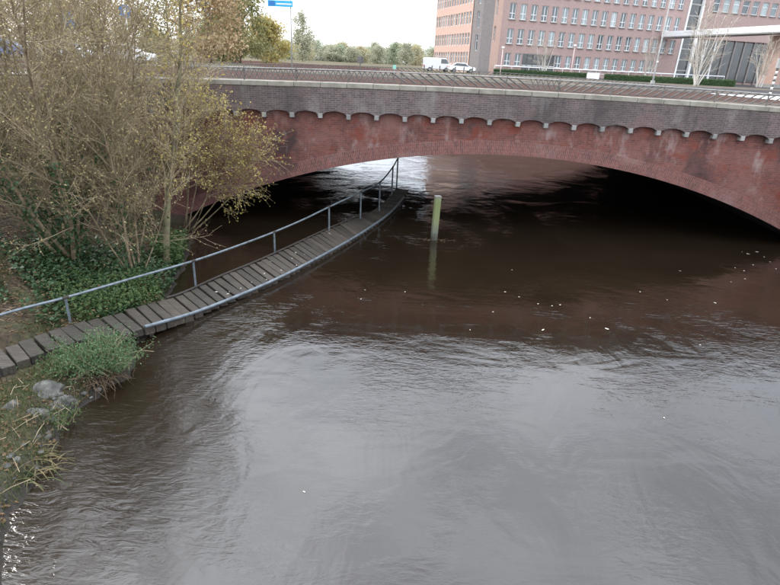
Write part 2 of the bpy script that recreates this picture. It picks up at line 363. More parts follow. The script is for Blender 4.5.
# arch rings with polar uv
def ring(y0, y1):
    me = bpy.data.meshes.new('arch_ring'); bm = bmesh.new(); uvl = bm.loops.layers.uv.new('UVMap')
    amax = math.acos((-.9 - ACZ) / ACR); n = 160
    for i in range(n):
        a0 = -amax + 2 * amax * i / n; a1 = -amax + 2 * amax * (i + 1) / n
        P = lambda a, r, y: (ACX + math.sin(a) * r - BO[0], y - BO[1], ACZ + math.cos(a) * r)
        def q(pts, uvs):
            fc = bm.faces.new([bm.verts.new(p) for p in pts])
            for l, u in zip(fc.loops, uvs): l[uvl].uv = u
        ro = ACR + RING
        q([P(a0, ACR, y0), P(a1, ACR, y0), P(a1, ro, y0), P(a0, ro, y0)], [(0, a0*ACR), (0, a1*ACR), (RING, a1*ACR), (RING, a0*ACR)])
        q([P(a0, ro, y0), P(a1, ro, y0), P(a1, ro, y1), P(a0, ro, y1)], [(0, a0*ACR), (0, a1*ACR), (.1, a1*ACR), (.1, a0*ACR)])
        q([P(a0, ACR, y0), P(a0, ACR, y1), P(a1, ACR, y1), P(a1, ACR, y0)], [(0, a0*ACR), (.3, a0*ACR), (.3, a1*ACR), (0, a1*ACR)])
    bm.to_mesh(me); bm.free(); me.materials.append(MT['ring']); link('arch_ring', me, bridge)
ring(YN - .025, YN + .4); ring(YF + .025, YF - .4)
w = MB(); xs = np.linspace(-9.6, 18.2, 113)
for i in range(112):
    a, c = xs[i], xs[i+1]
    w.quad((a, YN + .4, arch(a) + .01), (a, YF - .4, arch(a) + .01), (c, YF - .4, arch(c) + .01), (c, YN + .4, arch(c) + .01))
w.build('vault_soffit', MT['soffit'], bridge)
# scalloped parapet band on corbels
SP = 1.09; PHX = 1.35
def scallop(x):
    u = ((x - PHX) / SP) % 1.0; e = .085
    if u < e or u > 1 - e: return 0
    s = (u - .5) / (.5 - e); return .03 + .17 * math.sqrt(max(0, 1 - .93 * s * s))
def band(y0, y1, outy, name):
    w = MB(); xs = np.linspace(X0, X1, 1030)
    for i in range(len(xs) - 1):
        a, c = xs[i], xs[i+1]; la = zcorb(a) + scallop(a); lc = zcorb(c) + scallop(c)
        w.quad((a, y0, la), (c, y0, lc), (c, y0, ztop(c)), (a, y0, ztop(a)))
        w.quad((a, y1, la), (c, y1, lc), (c, y0, lc), (a, y0, la))
        w.quad((c, outy, 4.6), (a, outy, 4.6), (a, outy, ztop(a)), (c, outy, ztop(c)))
    return w.build(name, MT['parapet'], bridge)
band(YN - .21, YN + .02, YN + .38, 'parapet_band')
pb = MB(); xs = np.linspace(X0, X1, 60)
for i in range(59):
    a, c = xs[i], xs[i+1]
    pb.quad((a, YF - .38, 4.6), (c, YF - .38, 4.6), (c, YF - .38, ztop(c)), (a, YF - .38, ztop(a)))
    pb.quad((c, YF + .17, zcorb(c)), (a, YF + .17, zcorb(a)), (a, YF + .17, ztop(a)), (c, YF + .17, ztop(c)))
    pb.quad((a, YF + .02, zcorb(a)), (c, YF + .02, zcorb(c)), (c, YF + .17, zcorb(c)), (a, YF + .17, zcorb(a)))
pb.build('parapet_band', MT['innerpar'], bridge)
cb = MB(); cb.box((0, 0, 0), (.082, .125, .09)); cbm = cb.mesh('corbel', MT['corbel'])
bm = bmesh.new(); bm.from_mesh(cbm); bmesh.ops.bevel(bm, geom=bm.edges[:], offset=.012, segments=1, affect='EDGES'); bm.to_mesh(cbm); bm.free()
i0 = math.ceil((X0 - PHX) / SP) + 1; i1 = math.floor((X1 - PHX) / SP) - 1
rng = random.Random(2)
for i in range(i0, i1):
    x = PHX + i * SP
    link('corbel', cbm, bridge, (x - BO[0], -.115 + rng.uniform(-.02, .012), zcorb(x) + .015 + rng.uniform(-.015, .012)), (rng.uniform(-.05, .05), rng.uniform(-.06, .06), rng.uniform(-.06, .06)))
cp = MB(); cp.box((0, 0, 0), (.494, .34, .09)); cpm = cp.mesh('coping_stone', MT['stone'])
bm = bmesh.new(); bm.from_mesh(cpm); bmesh.ops.bevel(bm, geom=bm.edges[:], offset=.014, segments=1, affect='EDGES'); bm.to_mesh(cpm); bm.free()
for y in (.105, YF - YN - .105):
    for i in range(56):
        x = X0 + .5 + i
        link('coping_stone', cpm, bridge, (x - BO[0], y, ztop(x) + .09 + rng.uniform(-.004, .004)), (0, -math.atan(-.0024 * (x - 2.5)), rng.uniform(-.003, .003)))
def zcop(x): return ztop(x) + .18

# iron railings on both copings
def railing(y, label, x0, x1, pale):
    ro = empty('iron_railing', (x0, y, zcop(x0))); O = (x0, y, zcop(x0)); ro['_off'] = O
    tag(ro, label, 'railing')
    H0, H1 = .075, .44
    xs = np.linspace(x0, x1, 57)
    MB().tube([(x, y, zcop(x) + H1) for x in xs], .024, 6).build('top_rail', MT['iron_pale'] if pale else MT['iron'], ro, smooth=True)
    MB().tube([(x, y, zcop(x) + H0) for x in xs], .014, 5).build('bottom_rail', MT['iron'], ro)
    pm = MB().box((0, 0, .23), (.018, .018, .24)).mesh('post', MT['iron'])
    n = int((x1 - x0) / 2.0)
    for i in range(n + 1):
        x = x0 + .05 + i * 2.0; link('post', pm, ro, (x - O[0], 0, zcop(x) - O[2]))
    def bar(name, dx, w):
        return MB().tube([(-dx/2, 0, H0), (dx/2, 0, H1)], w, 4).mesh(name, MT['iron'])
    ms = {k: bar('bar', dx,   .028 if abs(dx) > .3 else .017) for k, dx in (('b', -.62), ('f', .62), ('xb', -.20), ('xf', .20))}
    x = x0 + .35
    while x < x1 - .35:
        if x < -.2 or 5.0 < x < 6.1:
            for k, dy in (('xb', -.014), ('xf', .014)): link('bar', ms[k], ro, (x - O[0], dy, zcop(x) - O[2]))
            x += .20
        else:
            k = 'b' if x < 5.0 else 'f'
            link('bar', ms[k], ro, (x - O[0], 0, zcop(x) - O[2])); x += .34
    return ro
railing(YN + .1, 'low iron railing of slanting bars on the coping above the scalloped corbels', -20, 30, True)
railing(YF - .1, 'low iron railing along the parapet on the building side of the bridge road', -20, 30, False)

# ------------------------------------------------------------------ plank walkway with handrail
wk = empty('plank_walkway', (-5, 14, 0)); wk['_off'] = (-5, 14, 0)
tag(wk, 'weathered dark plank walkway with a single steel handrail curving under the bridge', 'walkway')
Lp = np.array([(*a, z) for a, b_, z in WK]); Rp = np.array([(*b_, z) for a, b_, z in WK]); Cp = (Lp + Rp) / 2
cum = np.concatenate([[0], np.cumsum(np.linalg.norm(np.diff(Cp, axis=0), axis=1))])
def cr_(P, s):
    i = int(np.clip(np.searchsorted(cum, s) - 1, 0, len(P) - 2)); u = (s - cum[i]) / (cum[i+1] - cum[i])
    p0 = P[max(i-1, 0)]; p1 = P[i]; p2 = P[i+1]; p3 = P[min(i+2, len(P)-1)]
    return .5 * (2*p1 + (p2-p0)*u + (2*p0-5*p1+4*p2-p3)*u*u + (-p0+3*p1-3*p2+p3)*u**3)
m, t, b = newmat('wet_plank_wood'); oc = objco(t); oi = N(t, 'ShaderNodeObjectInfo')
mpn = N(t, 'ShaderNodeMapping'); mpn.inputs['Scale'].default_value = (3, 24, 8); t.links.new(geoco(t), mpn.inputs['Vector'])
col = ramp(t, noise(t, mpn.outputs[0], 1.2, 6, .65), [(.3, (.022, .018, .014)), (.55, (.05, .041, .033)), (.75, (.105, .09, .073))])
col = mixc(t, .8, col, ramp(t, oi.outputs['Random'], [(0, (.62, .6, .58)), (.5, (1, 1, 1)), (1, (1.45, 1.4, 1.32))]), 'MULTIPLY')
col = mixc(t, ramp(t, noise(t, geoco(t), 3.1, 5, .7), [(.56, (0, 0, 0)), (.72, (.6, .6, .6))]), col, (.055, .065, .028))
t.links.new(col, b.inputs['Base Color']); b.inputs['Roughness'].default_value = .62; bump(t, b, noise(t, mpn.outputs[0], 2.5, 6, .7), .6, .012)
MT['plank'] = m
rng = random.Random(9); s = .15; PIT = .305
while s < cum[-1] - .2:
    a = cr_(Lp, s); c = cr_(Rp, s); d = c - a; L = float(np.linalg.norm(d)); d /= L
    L2 = L + rng.uniform(-.03, .03)
    mid = (a + c) / 2; th = .10 if s < 6.9 else .055; wd = PIT * .5 - .022
    if 4.6 < s: wd = PIT * .5 - .036
    pl = MB(); pl.box((0, 0, 0), (L2 / 2, wd + rng.uniform(-.008, .004), th))
    me = pl.mesh('plank', MT['plank'])
    bm = bmesh.new(); bm.from_mesh(me); bmesh.ops.bevel(bm, geom=bm.edges[:], offset=.012, segments=1, affect='EDGES'); bm.to_mesh(me); bm.free()
    link('plank', me, wk, (mid[0] + 5, mid[1] - 14, mid[2] - th + rng.uniform(-.008, .008)), (rng.uniform(-.015, .015), rng.uniform(-.012, .012), math.atan2(d[1], d[0]) + rng.uniform(-.02, .02)))
    s += PIT
# beams under the planks, tube along the river edge, handrail and its posts
def along(P, s0, s1, n, dz, inset=0):
    Q = Rp if P is Lp else Lp; o = []
    for s in np.linspace(s0, s1, n):
        p = cr_(P, s); q_ = cr_(Q, s); e = (q_ - p) / np.linalg.norm(q_ - p); p = p + e * inset; o.append((p[0], p[1], p[2] + dz))
    return o
MT['beam'] = nmat('dark_wet_timber', two((.05, .043, .036)), 4, .7, .5)
for P in (Lp, Rp): MB().tube(along(P, .1, cum[-1] - .3, 80, -.19, .14), .075, 4).build('beam', MT['beam'], wk)
MB().tube(along(Lp, 6.5, 18.4, 40, .03, -.03), .035, 5).build('edge_beam', MT['beam'], wk)
MB().tube(along(Rp, 5.2, 22, 60, .06, -.05), .046, 8).build('edge_tube', MT['rail'], wk, smooth=True)
for s in np.arange(.6, cum[-1] - 1, 2.4):
    for P in (Lp, Rp):
        p = along(P, s, s + .01, 2, 0, .14)[0]; MB().tube([(p[0], p[1], -1.2), (p[0], p[1], p[2] - .12)], .06, 7).build('pile', MT['beam'], wk)
HR = [(-9.6, 8.5, .95), (-8.48, 10.5, .98), (-7.60, 11.46, 1.02), (-6.6, 13.0, .99), (-5.68, 14.49, .94), (-4.9, 16.2, .87), (-4.12, 17.99, .83), (-3.35, 19.5, .90), (-2.58, 21.02, 1.03), (-1.46, 23.1, 1.22), (-.69, 24.6, 1.38), (-.15, 27.97, 1.50), (.09, 29.99, 1.62), (.5, 32.5, 1.66)]
hp = []
for i in range(len(HR) - 1):
    P4 = [np.array(HR[j]) for j in (max(i-1, 0), i, i+1, min(i+2, len(HR)-1))]
    for u in np.linspace(0, 1, 6, endpoint=False):
        p0, p1, p2, p3 = P4; hp.append(tuple(.5 * (2*p1 + (p2-p0)*u + (2*p0-5*p1+4*p2-p3)*u*u + (-p0+3*p1-3*p2+p3)*u**3)))
hp.append(HR[-1])
MB().tube(hp, .034, 8).build('handrail', MT['rail'], wk, smooth=True)
for i, zb_ in ((0, .3), (2, .36), (4, .0), (6, -.1), (8, -.1), (9, -.15), (10, -.15), (11, -.2), (12, -.2)):
    x, y, z = HR[i]; a_, c_ = Vector(HR[max(i-1, 0)]), Vector(HR[i+1]); d_ = (c_ - a_).normalized() * .07; MB().tube([tuple(Vector(HR[i]) - d_), tuple(Vector(HR[i]) + d_)], .043, 8).build('clamp', MT['beam'], wk); MB().box((x, y, (z + zb_) / 2), (.028, .028, (z - zb_) / 2 - .01), Matrix.Rotation(.5, 3, 'Z')).build('post', MT['rail'], wk)

# ------------------------------------------------------------------ timber post in the river
m, t, b = newmat('mossy_post'); oc = objco(t); sp = N(t, 'ShaderNodeSeparateXYZ'); t.links.new(oc, sp.inputs[0])
hgt = mth(t, 'ADD', sp.outputs[2], mth(t, 'MULTIPLY', noise(t, oc, 5, 4), .6))
col = ramp(t, mth(t, 'DIVIDE', hgt, 2.2), [(.14, (.03, .028, .02)), (.28, (.12, .13, .10)), (.50, (.17, .19, .09)), (.80, (.15, .175, .065)), (.97, (.2, .21, .14))])
t.links.new(col, b.inputs['Base Color']); b.inputs['Roughness'].default_value = .85; bump(t, b, noise(t, oc, 18, 5), .7, .02); MT['mosspost'] = m
po = empty('mooring_post', (1.64, 20.61, 0)); tag(po, 'square pale timber post green with moss standing alone in the river', 'post')
pm = MB(); pm.box((0, 0, .12), (.115, .115, 1.6)); o = pm.build('shaft', MT['mosspost'], po, bevel=.02); o.rotation_euler = (0, R(1.2), R(12))
pm = MB(); pm.box((.035, 0, 1.745), (.12, .12, .03)); o = pm.build('cap', MT['corbel'], po, bevel=.01); o.rotation_euler = (0, 0, R(12))
MT['weed'] = nmat('brown_flotsam', two((.10, .07, .04), .35), 9, .9)
rng = random.Random(11)
fl = MB()
for i in range(70):
    a = rng.uniform(-.2, 3.4); r = .12 + abs(rng.gauss(0, .28)); x, y = 1.64 + math.cos(a) * r * 1.25, 20.61 - abs(math.sin(a)) * r * .5
    L = rng.uniform(.04, .2); an = rng.uniform(0, 3.14); fl.tube([(x, y, .01), (x + math.cos(an) * L, y + math.sin(an) * L, .015 + rng.uniform(0, .03))], .007, 3)
tag(fl.build('flotsam', MT['weed']), 'small tangle of twigs caught at the foot of the mossy post', 'debris')

# ------------------------------------------------------------------ foliage tools
def leafquads(P, size, seed, asp=.55, flat=0.0, jit=.35):
    """leaf-shaped quads (diamond) of random orientation at points P"""
    r = np.random.RandomState(seed); P = np.asarray(P, float); n = len(P)
    nrm = r.normal(size=(n, 3)); nrm[:, 2] = np.abs(nrm[:, 2]) + flat * 2; nrm /= np.linalg.norm(nrm, axis=1)[:, None]
    a = r.normal(size=(n, 3)); a -= nrm * np.sum(a * nrm, axis=1)[:, None]; a /= np.linalg.norm(a, axis=1)[:, None]
    b_ = np.cross(nrm, a); s = (size * (1 + jit * r.uniform(-1, 1, n)))[:, None] * .5
    bend = nrm * s * .25
    return np.stack([P - a * s, P - a * s * .1 + b_ * s * asp + bend, P + a * s, P - a * s * .1 - b_ * s * asp + bend], axis=1)
def blades(P, L, W, seed, lean=.5):
    r = np.random.RandomState(seed); P = np.asarray(P, float); n = len(P)
    an = r.uniform(0, 6.283, n); l = L * r.uniform(.5, 1.2, n); le = r.uniform(.1, lean, n)
    d = np.stack([np.cos(an) * le, np.sin(an) * le, np.ones(n)], 1); d /= np.linalg.norm(d, axis=1)[:, None]
    w = np.stack([-np.sin(an), np.cos(an), np.zeros(n)], 1) * W
    return np.stack([P - w, P + w, P + d * l[:, None]], axis=1)
def leafmat(name, stops, scale=9, rough=.6, trans=.0):
    m, t, b = newmat(name); g = geoco(t)
    t.links.new(ramp(t, noise(t, g, scale, 3, .7), stops), b.inputs['Base Color']); b.inputs['Roughness'].default_value = rough; b.inputs['Specular IOR Level'].default_value = .3
    tl = N(t, 'ShaderNodeBsdfTranslucent'); ms_ = N(t, 'ShaderNodeMixShader'); ms_.inputs[0].default_value = .32; t.links.new(b.inputs['Base Color'].links[0].from_socket, tl.inputs['Color'])
    t.links.new(b.outputs[0], ms_.inputs[1]); t.links.new(tl.outputs[0], ms_.inputs[2]); t.links.new(ms_.outputs[0], t.nodes['Material Output'].inputs['Surface'])
    return m
MT['bark'] = nmat('grey_brown_bark', [(.3, (.10, .072, .045)), (.5, (.19, .145, .09)), (.72, (.30, .24, .16))], 6, .9, .6, .01)
MT['twig'] = nmat('olive_grey_twig', [(.3, (.15, .115, .07)), (.7, (.33, .265, .175))], 3, .9)
MT['moss_bark'] = nmat('mossy_bark', [(.3, (.08, .07, .045)), (.55, (.16, .145, .085)), (.75, (.25, .24, .12))], 3, .9, .6, .01)
MT['leaf_olive'] = leafmat('olive_leaf', [(.3, (.15, .125, .06)), (.5, (.30, .25, .12)), (.7, (.48, .40, .20))])
MT['leaf_yellow'] = leafmat('yellow_leaf', [(.3, (.20, .17, .05)), (.5, (.40, .32, .10)), (.7, (.55, .43, .15))])
MT['leaf_ivy'] = leafmat('ivy_leaf', [(.3, (.02, .045, .018)), (.5, (.048, .095, .04)), (.72, (.11, .165, .08))], 8, .4)
MT['leaf_green'] = leafmat('fresh_green_leaf', [(.3, (.03, .055, .018)), (.5, (.065, .11, .035)), (.72, (.13, .17, .06))], 7)
MT['leaf_sage'] = leafmat('grey_green_leaf', [(.3, (.045, .085, .035)), (.5, (.10, .17, .075)), (.72, (.18, .265, .125))], 7)
MT['litter'] = leafmat('fallen_leaf', [(.28, (.03, .02, .012)), (.42, (.085, .05, .025)), (.55, (.16, .10, .05)), (.66, (.26, .18, .09)), (.78, (.46, .40, .30))], 70)
MT['grass'] = leafmat('grass_blade', [(.3, (.03, .042, .013)), (.5, (.065, .08, .026)), (.7, (.15, .13, .065))], 4)
MT['strawgrass'] = leafmat('straw_blade', [(.3, (.04, .05, .015)), (.5, (.10, .085, .036)), (.7, (.20, .15, .07))], 4)

def wander(rng, p, d, L, step, curl, up):
    pts = [Vector(p)]; d = Vector(d).normalized(); n = max(2, int(L / step)); q = Vector(p)
    for i in range(n):
        d = (d + Vector((rng.gauss(0, curl), rng.gauss(0, curl), rng.gauss(0, curl) + up))).normalized(); q = q + d * (L / n); pts.append(q.copy())
    return pts
def taper(r0, r1, n): return [r0 + (r1 - r0) * i / (n - 1) for i in range(n)]
def side(rng, d, ang):
    d = Vector(d).normalized(); a = Vector((rng.gauss(0, 1), rng.gauss(0, 1), rng.gauss(0, 1))); a = (a - d * a.dot(d)).normalized()
    return (d * math.cos(ang) + a * math.sin(ang)).normalized()
def woody(name, label, cat, base, stems, seed, bark, leaf, nb=.34, bl=(1.2, 2.4), tl=(.4, .9), nt_=9, lp=3, lsize=.058, from_=.2, group=None, twig=None, bup=.05, trunk='stem', tr=.0055, leaf_from=0, droop=0, ivy=None, tstep=.17):
    """shrub or tree: stems [(dir, length, radius)] -> branches -> twigs -> leaves"""
    rng = random.Random(seed); root = empty(name, base); root['_off'] = tuple(base); tag(root, label, cat, group)
    br = MB(); tw = MB(); lpts = []; ivp = []
    for (d, L, r0) in stems:
        p0 = Vector(base) + Vector((rng.uniform(-.25, .25), rng.uniform(-.25, .25), -.15)) if len(stems) > 1 else Vector(base) + Vector((0, 0, -.15))
        sp_ = wander(rng, p0, d, L, .42, .045, .03); n = len(sp_)
        MB().tube(sp_, taper(r0, r0 * .18, n), 7).build(trunk, bark, root, smooth=True)
        if ivy:
            for _ in range(ivy):
                i = rng.randint(0, int(n * .4)); q = sp_[i].lerp(sp_[i+1], rng.random()); ivp.append(tuple(q + Vector((rng.gauss(0, .09), rng.gauss(0, .09), 0))))
        s = from_ * L
        while s < L:
            i = min(n - 2, int(s / L * (n - 1))); u = s / L * (n - 1) - i; q = sp_[i].lerp(sp_[i+1], u); dd = (sp_[i+1] - sp_[i])
            bL = rng.uniform(*bl) * (1 - .45 * s / L); bp = wander(rng, q, side(rng, dd, rng.uniform(.5, 1.05)), bL, .28, .09, bup)
            br.tube(bp, taper(max(.011, r0 * .28 * (1 - .6 * s / L)), .005, len(bp)), 4, False)
            for k in range(nt_):
                v_ = rng.uniform(.12, 1) * (len(bp) - 1.001); i2 = int(v_); q2 = bp[i2].lerp(bp[i2+1], v_ - i2)
                tL = rng.uniform(*tl); tp = wander(rng, q2, side(rng, bp[i2+1] - bp[i2], rng.uniform(.4, .9)), tL, tstep, .12, bup - droop)
                tw.tube(tp, taper(tr, tr * .45, len(tp)), 3, False)
                for _ in range(lp):
                    a = rng.choice(tp[1:]); lpts.append((a.x + rng.gauss(0, .03), a.y + rng.gauss(0, .03), a.z + rng.gauss(0, .03) - droop))
            s += nb * rng.uniform(.6, 1.4)
    br.build('branches', twig or MT['twig'], root, smooth=True); tag(tw.build('twigs', twig or MT['twig'], root), kind='stuff')
    if lp and lpts: soup('foliage', leaf, leafquads(lpts, lsize, seed), None, root, base)
    if ivp: soup('ivy', MT['leaf_ivy'], leafquads(ivp, .10, seed + 1, .8), None, root, base)
    return root
def fan(seed, n, lean, L, r, bias=(0, 0)):
    rng = random.Random(seed); o = []
    for i in range(n):
        a = 2 * math.pi * (i + rng.uniform(-.3, .3)) / n; l = lean * rng.uniform(.25, 1.1)
        o.append(((math.cos(a) * l + bias[0], math.sin(a) * l + bias[1], 1), rng.uniform(*L), rng.uniform(*r)))
    return o
def gb(x, y): return (x, y, bankz(x, y))
woody('riverside_shrub', 'tall many-stemmed bare shrub with ivy round its base beside the walkway', 'shrub', gb(-9.3, 14.9), fan(1, 15, .55, (7.5, 10), (.045, .085), (-.05, .02)), 21, MT['bark'], MT['leaf_olive'], ivy=260, nt_=17, lp=3, nb=.28, tr=.0048)
woody('riverside_shrub', 'thin-stemmed twiggy shrub between the ivy shrub and the straight trunk', 'shrub', gb(-7.75, 15.2), fan(2, 12, .36, (5.5, 8.5), (.022, .04), (-.10, .05)), 22, MT['bark'], MT['leaf_olive'], ivy=40, nt_=15, lp=3, nb=.30, tr=.0048)
woody('riverside_shrub', 'leaning grey twiggy shrub on the upper bank away from the water', 'shrub', gb(-12.3, 15.8), fan(3, 10, .5, (7, 9), (.035, .06)), 23, MT['bark'], MT['leaf_olive'], nt_=15, lp=3, nb=.30, tr=.0048)
woody('riverside_shrub', 'broad olive twiggy shrub growing against the bridge wing wall', 'shrub', gb(-10.6, 19.3), fan(4, 12, .6, (5.5, 8), (.03, .05), (.05, -.05)), 24, MT['bark'], MT['leaf_olive'], nt_=15, lp=3, nb=.30, tr=.0048)
woody('riverside_shrub', 'pale-stemmed twiggy shrub on the leaf-strewn slope above the handrail end', 'shrub', gb(-12.2, 12.6), fan(5, 9, .45, (6, 9), (.03, .05), (.05, .1)), 25, MT['bark'], MT['leaf_olive'], nt_=15, lp=3, nb=.30, tr=.0048)
woody('riverside_shrub', 'upright twiggy shrub behind the straight trunk reaching above the bridge coping', 'shrub', gb(-9.7, 20.2), fan(6, 11, .42, (5.5, 8.2), (.025, .045), (.0, .0)), 26, MT['bark'], MT['leaf_olive'], nt_=15, lp=3, nb=.30, tr=.0048)
tb = gb(-7.13, 16.0)
woody('riverside_tree', 'slim straight-trunked tree with yellow leaves reaching towards the arch', 'tree', tb, [((.02, .02, 1), 8.5, .125)], 31, MT['moss_bark'], MT['leaf_yellow'], nb=.17, bl=(1.0, 2.0), nt_=9, lp=4, lsize=.085, from_=.22, trunk='trunk', bup=.02)
woody('riverside_tree', 'arching shrub with clustered pale yellow leaves in front of the bridge spandrel', 'tree', gb(-8.0, 20.2), [((.75, .05, .9), 4.6, .035), ((.6, .1, 1.1), 4.6, .035), ((.45, -.1, 1.1), 4.6, .035), ((.9, 0, .65), 4.5, .03), ((.95, -.05, .8), 4.8, .03), ((.2, .2, 1.3), 5.2, .035), ((.3, -.1, 1.3), 5, .03)], 32, MT['bark'], MT['leaf_yellow'], nb=.17, bl=(.8, 1.9), nt_=11, lp=4, lsize=.08, from_=.40, bup=-.01)

# ground cover, fallen leaves, grass on the bank
r = np.random.RandomState(77)
def scatter(n, x0, x1, y0, y1, keep=None, dz=(0, .05)):
    o = []
    while len(o) < n:
        x, y = r.uniform(x0, x1), r.uniform(y0, y1)
        if bankz(x, y) < .03: continue
        if keep and not keep(x, y): continue
        o.append((x, y, bankz(x, y) + r.uniform(*dz)))
    return o
def walk_clear(x, y):          # not on the planks
    dd = np.hypot(Cp[:, 0] - x, Cp[:, 1] - y); i = int(np.argmin(dd)); p = Cp[i]
    L_, R_ = Lp[i], Rp[i]
    j0, j1 = max(0, i - 1), min(len(Cp) - 1, i + 1); tdir = Cp[j1] - Cp[j0]; tdir = tdir[:2] / np.linalg.norm(tdir[:2])
    off = abs((x - p[0]) * tdir[1] - (y - p[1]) * tdir[0]); return off > .62
def ivyzone(x, y):
    d = ((x + 8.1) / 2.7) ** 2 + ((y - 14.3) / 3.0) ** 2
    return d + 1.6 * wob(x * 1.5, y * 1.5) + 1.3 * wob(x * 4, y * 4) < .85 and walk_clear(x, y) and r.uniform() < (1.1 - d * .9)
P = scatter(13000, -11.5, -5.8, 10.8, 19, ivyzone, (0, .30))
tag(soup('ivy_cover', MT['leaf_ivy'], leafquads(P, .09, 5, .8, .5, .6), None), 'dark ivy carpet over the bank round the shrub stems', 'ivy', kind='stuff')
P = scatter(4600, -9.2, -5.8, 11.2, 15.2, lambda x, y: ((x + 7.2) / 1.5) ** 2 + ((y - 13.1) / 1.5) ** 2 + 1.2 * wob(x * 2, y * 2) + .9 * wob(x * 5, y * 5) < r.uniform(.3, 1.1) and walk_clear(x, y), (.02, .40))
tag(soup('nettle_patch', MT['leaf_green'], leafquads(P, .085, 6, .6, .3), None), 'fresh green nettles and weeds growing along the handrail side of the planks', 'weeds', kind='stuff')
P = scatter(2600, -8.4, -6.4, 15.8, 18.8, lambda x, y: ((x + 7.15) / .75) ** 2 + ((y - 17.0) / 1.2) ** 2 < 1, (.05, .75))
tag(soup('leafy_weed', MT['leaf_green'], leafquads(P, .10, 7, .5, .2), None), 'bright green weed clump at the water edge behind the straight trunk', 'weeds', kind='stuff')
P = scatter(15000, -14, -5, 3, 21, walk_clear, (.003, .03)) + scatter(2600, -11, -6, 11, 18, walk_clear, (.08, .36))
tag(soup('fallen_leaves', MT['litter'], leafquads(P, .065, 8, .65, 1.2, .7), None), 'brown and pale fallen leaves scattered over the bank', 'leaves', kind='stuff')
P = scatter(26000, -12, -4.8, 3.5, 14.5, lambda x, y: walk_clear(x, y) and wob(x * 1.1 + 2, y * 1.1) > -.12, (-.01, .01))
tag(soup('bank_grass', MT['grass'], blades(P, .15, .007, 9, .9), None), 'short patchy grass on the bank beside the planks', 'grass', kind='stuff')

# grey-green overhanging plant by the planks
def stemplant(name, label, base, n, L, leafm, lsize, seed, lean=.9, lpn=26, cat='plant', ls=.06):
    rng = random.Random(seed); root = empty(name, base); root['_off'] = tuple(base); tag(root, label, cat); st = MB(); lp_ = []
    for i in range(n):
        a = rng.uniform(0, 6.283); l = rng.uniform(.1, lean)
        b0 = (base[0] + rng.gauss(0, .22), base[1] + rng.gauss(0, .16), base[2] - .05)
        pp = wander(rng, b0, (math.cos(a) * l, math.sin(a) * l, .8), L * rng.uniform(.5, 1.1), .12, .1, -.02)
        st.tube(pp, taper(.009, .003, len(pp)), 3, False)
        for _ in range(lpn):
            q = rng.choice(pp[len(pp)//3:]); lp_.append((q.x + rng.gauss(0, ls), q.y + rng.gauss(0, ls), q.z + rng.gauss(0, ls)))
    st.build('stem', MT['twig'], root); soup('foliage', leafm, leafquads(lp_, lsize, seed, .4), None, root, base); return root
stemplant('overhanging_plant', 'feathery grey-green plant overhanging the water at the plank edge', (-6.0, 9.75, .24), 130, .95, MT['leaf_sage'], .045, 41, 1.2, 80, ls=.07)
stemplant('leafy_plant', 'small dark green plant under the front edge of the planks', (-6.75, 9.55, .2), 26, .5, MT['leaf_green'], .06, 42, 1.0, 26)
stemplant('leafy_plant', 'small bright green sprig among the stones at the waterline', (-5.98, 8.05, .08), 16, .42, MT['leaf_green'], .05, 43, .8, 24)
# dead roots and straw below the overhanging plant
rng = random.Random(51); rt = MB()
for i in range(110):
    a = rng.uniform(-2.2, .6); p = (-5.85 + rng.gauss(0, .22), 9.45 + rng.gauss(0, .2), .28)
    pp = wander(rng, p, (math.cos(a), math.sin(a), -.1), rng.uniform(.2, .55), .08, .22, -.16); rt.tube(pp, taper(.009, .003, len(pp)), 3, False)
tag(rt.build('dead_roots', MT['weed']), 'tangle of brown dead stems under the overhanging plant', 'dead stems')
# reed tuft
root = empty('reed_tuft', (-5.75, 6.95, .08)); root['_off'] = (-5.75, 6.95, .08); tag(root, 'arching tuft of green and straw reeds at the water edge below the stones', 'reeds')
for i in range(90):
    a = rng.uniform(-2.8, 1.4); L = rng.uniform(.3, .85); b0 = Vector((-5.75 + rng.gauss(0, .16), 6.95 + rng.gauss(0, .22), .05)); d = Vector((math.cos(a) * .6, math.sin(a) * .6, 1)).normalized()
    pts = []; q = b0.copy()
    for k in range(8): pts.append(q.copy()); d = (d + Vector((math.cos(a) * .16, math.sin(a) * .16, -.42))).normalized(); q = q + d * (L / 7)
    w = Vector((-math.sin(a), math.cos(a), 0)) * .013; bl_ = MB()
    for k in range(7):
        w0 = w * (1 - k / 8.); w1 = w * (1 - (k + 1) / 8.); A, B_ = pts[k], pts[k+1]
        bl_.quad(tuple(A - w0), tuple(A + w0), tuple(B_ + w1), tuple(B_ - w1))
    bl_.build('blade', MT['strawgrass'] if rng.random() < .55 else MT['grass'], root)
# stones on the bank
MT['rock'] = nmat('grey_stone', [(.28, (.022, .022, .02)), (.5, (.075, .073, .066)), (.72, (.17, .165, .15))], 4.5, .85, .8, .02)
def stone(x, y, z, sx, sy, sz, seed, label, rz):
    bm = bmesh.new(); bmesh.ops.create_icosphere(bm, subdivisions=3, radius=1); rr = np.random.RandomState(seed)
    pl = rr.normal(size=(11, 3)); pl /= np.linalg.norm(pl, axis=1)[:, None]; dd = rr.uniform(.42, .8, 11)
    for v_ in bm.verts:
        c = np.array(v_.co); 
        for n_, d_ in zip(pl, dd):
            k = c.dot(n_) - d_
            if k > 0: c = c - n_ * k * .98
        c += rr.normal(size=3) * .022; v_.co = Vector((c[0] * sx, c[1] * sy, c[2] * sz))
    me = bpy.data.meshes.new('stone'); bm.to_mesh(me); bm.free(); me.materials.append(MT['rock'])
    tag(link('stone', me, None, (x, y, z), (.1, .15, rz)), label, 'stone', 'stones at the waterline')
stone(-6.62, 8.95, .13, .42, .30, .22, 1, 'large flat grey stone on the bank below the planks', .5)
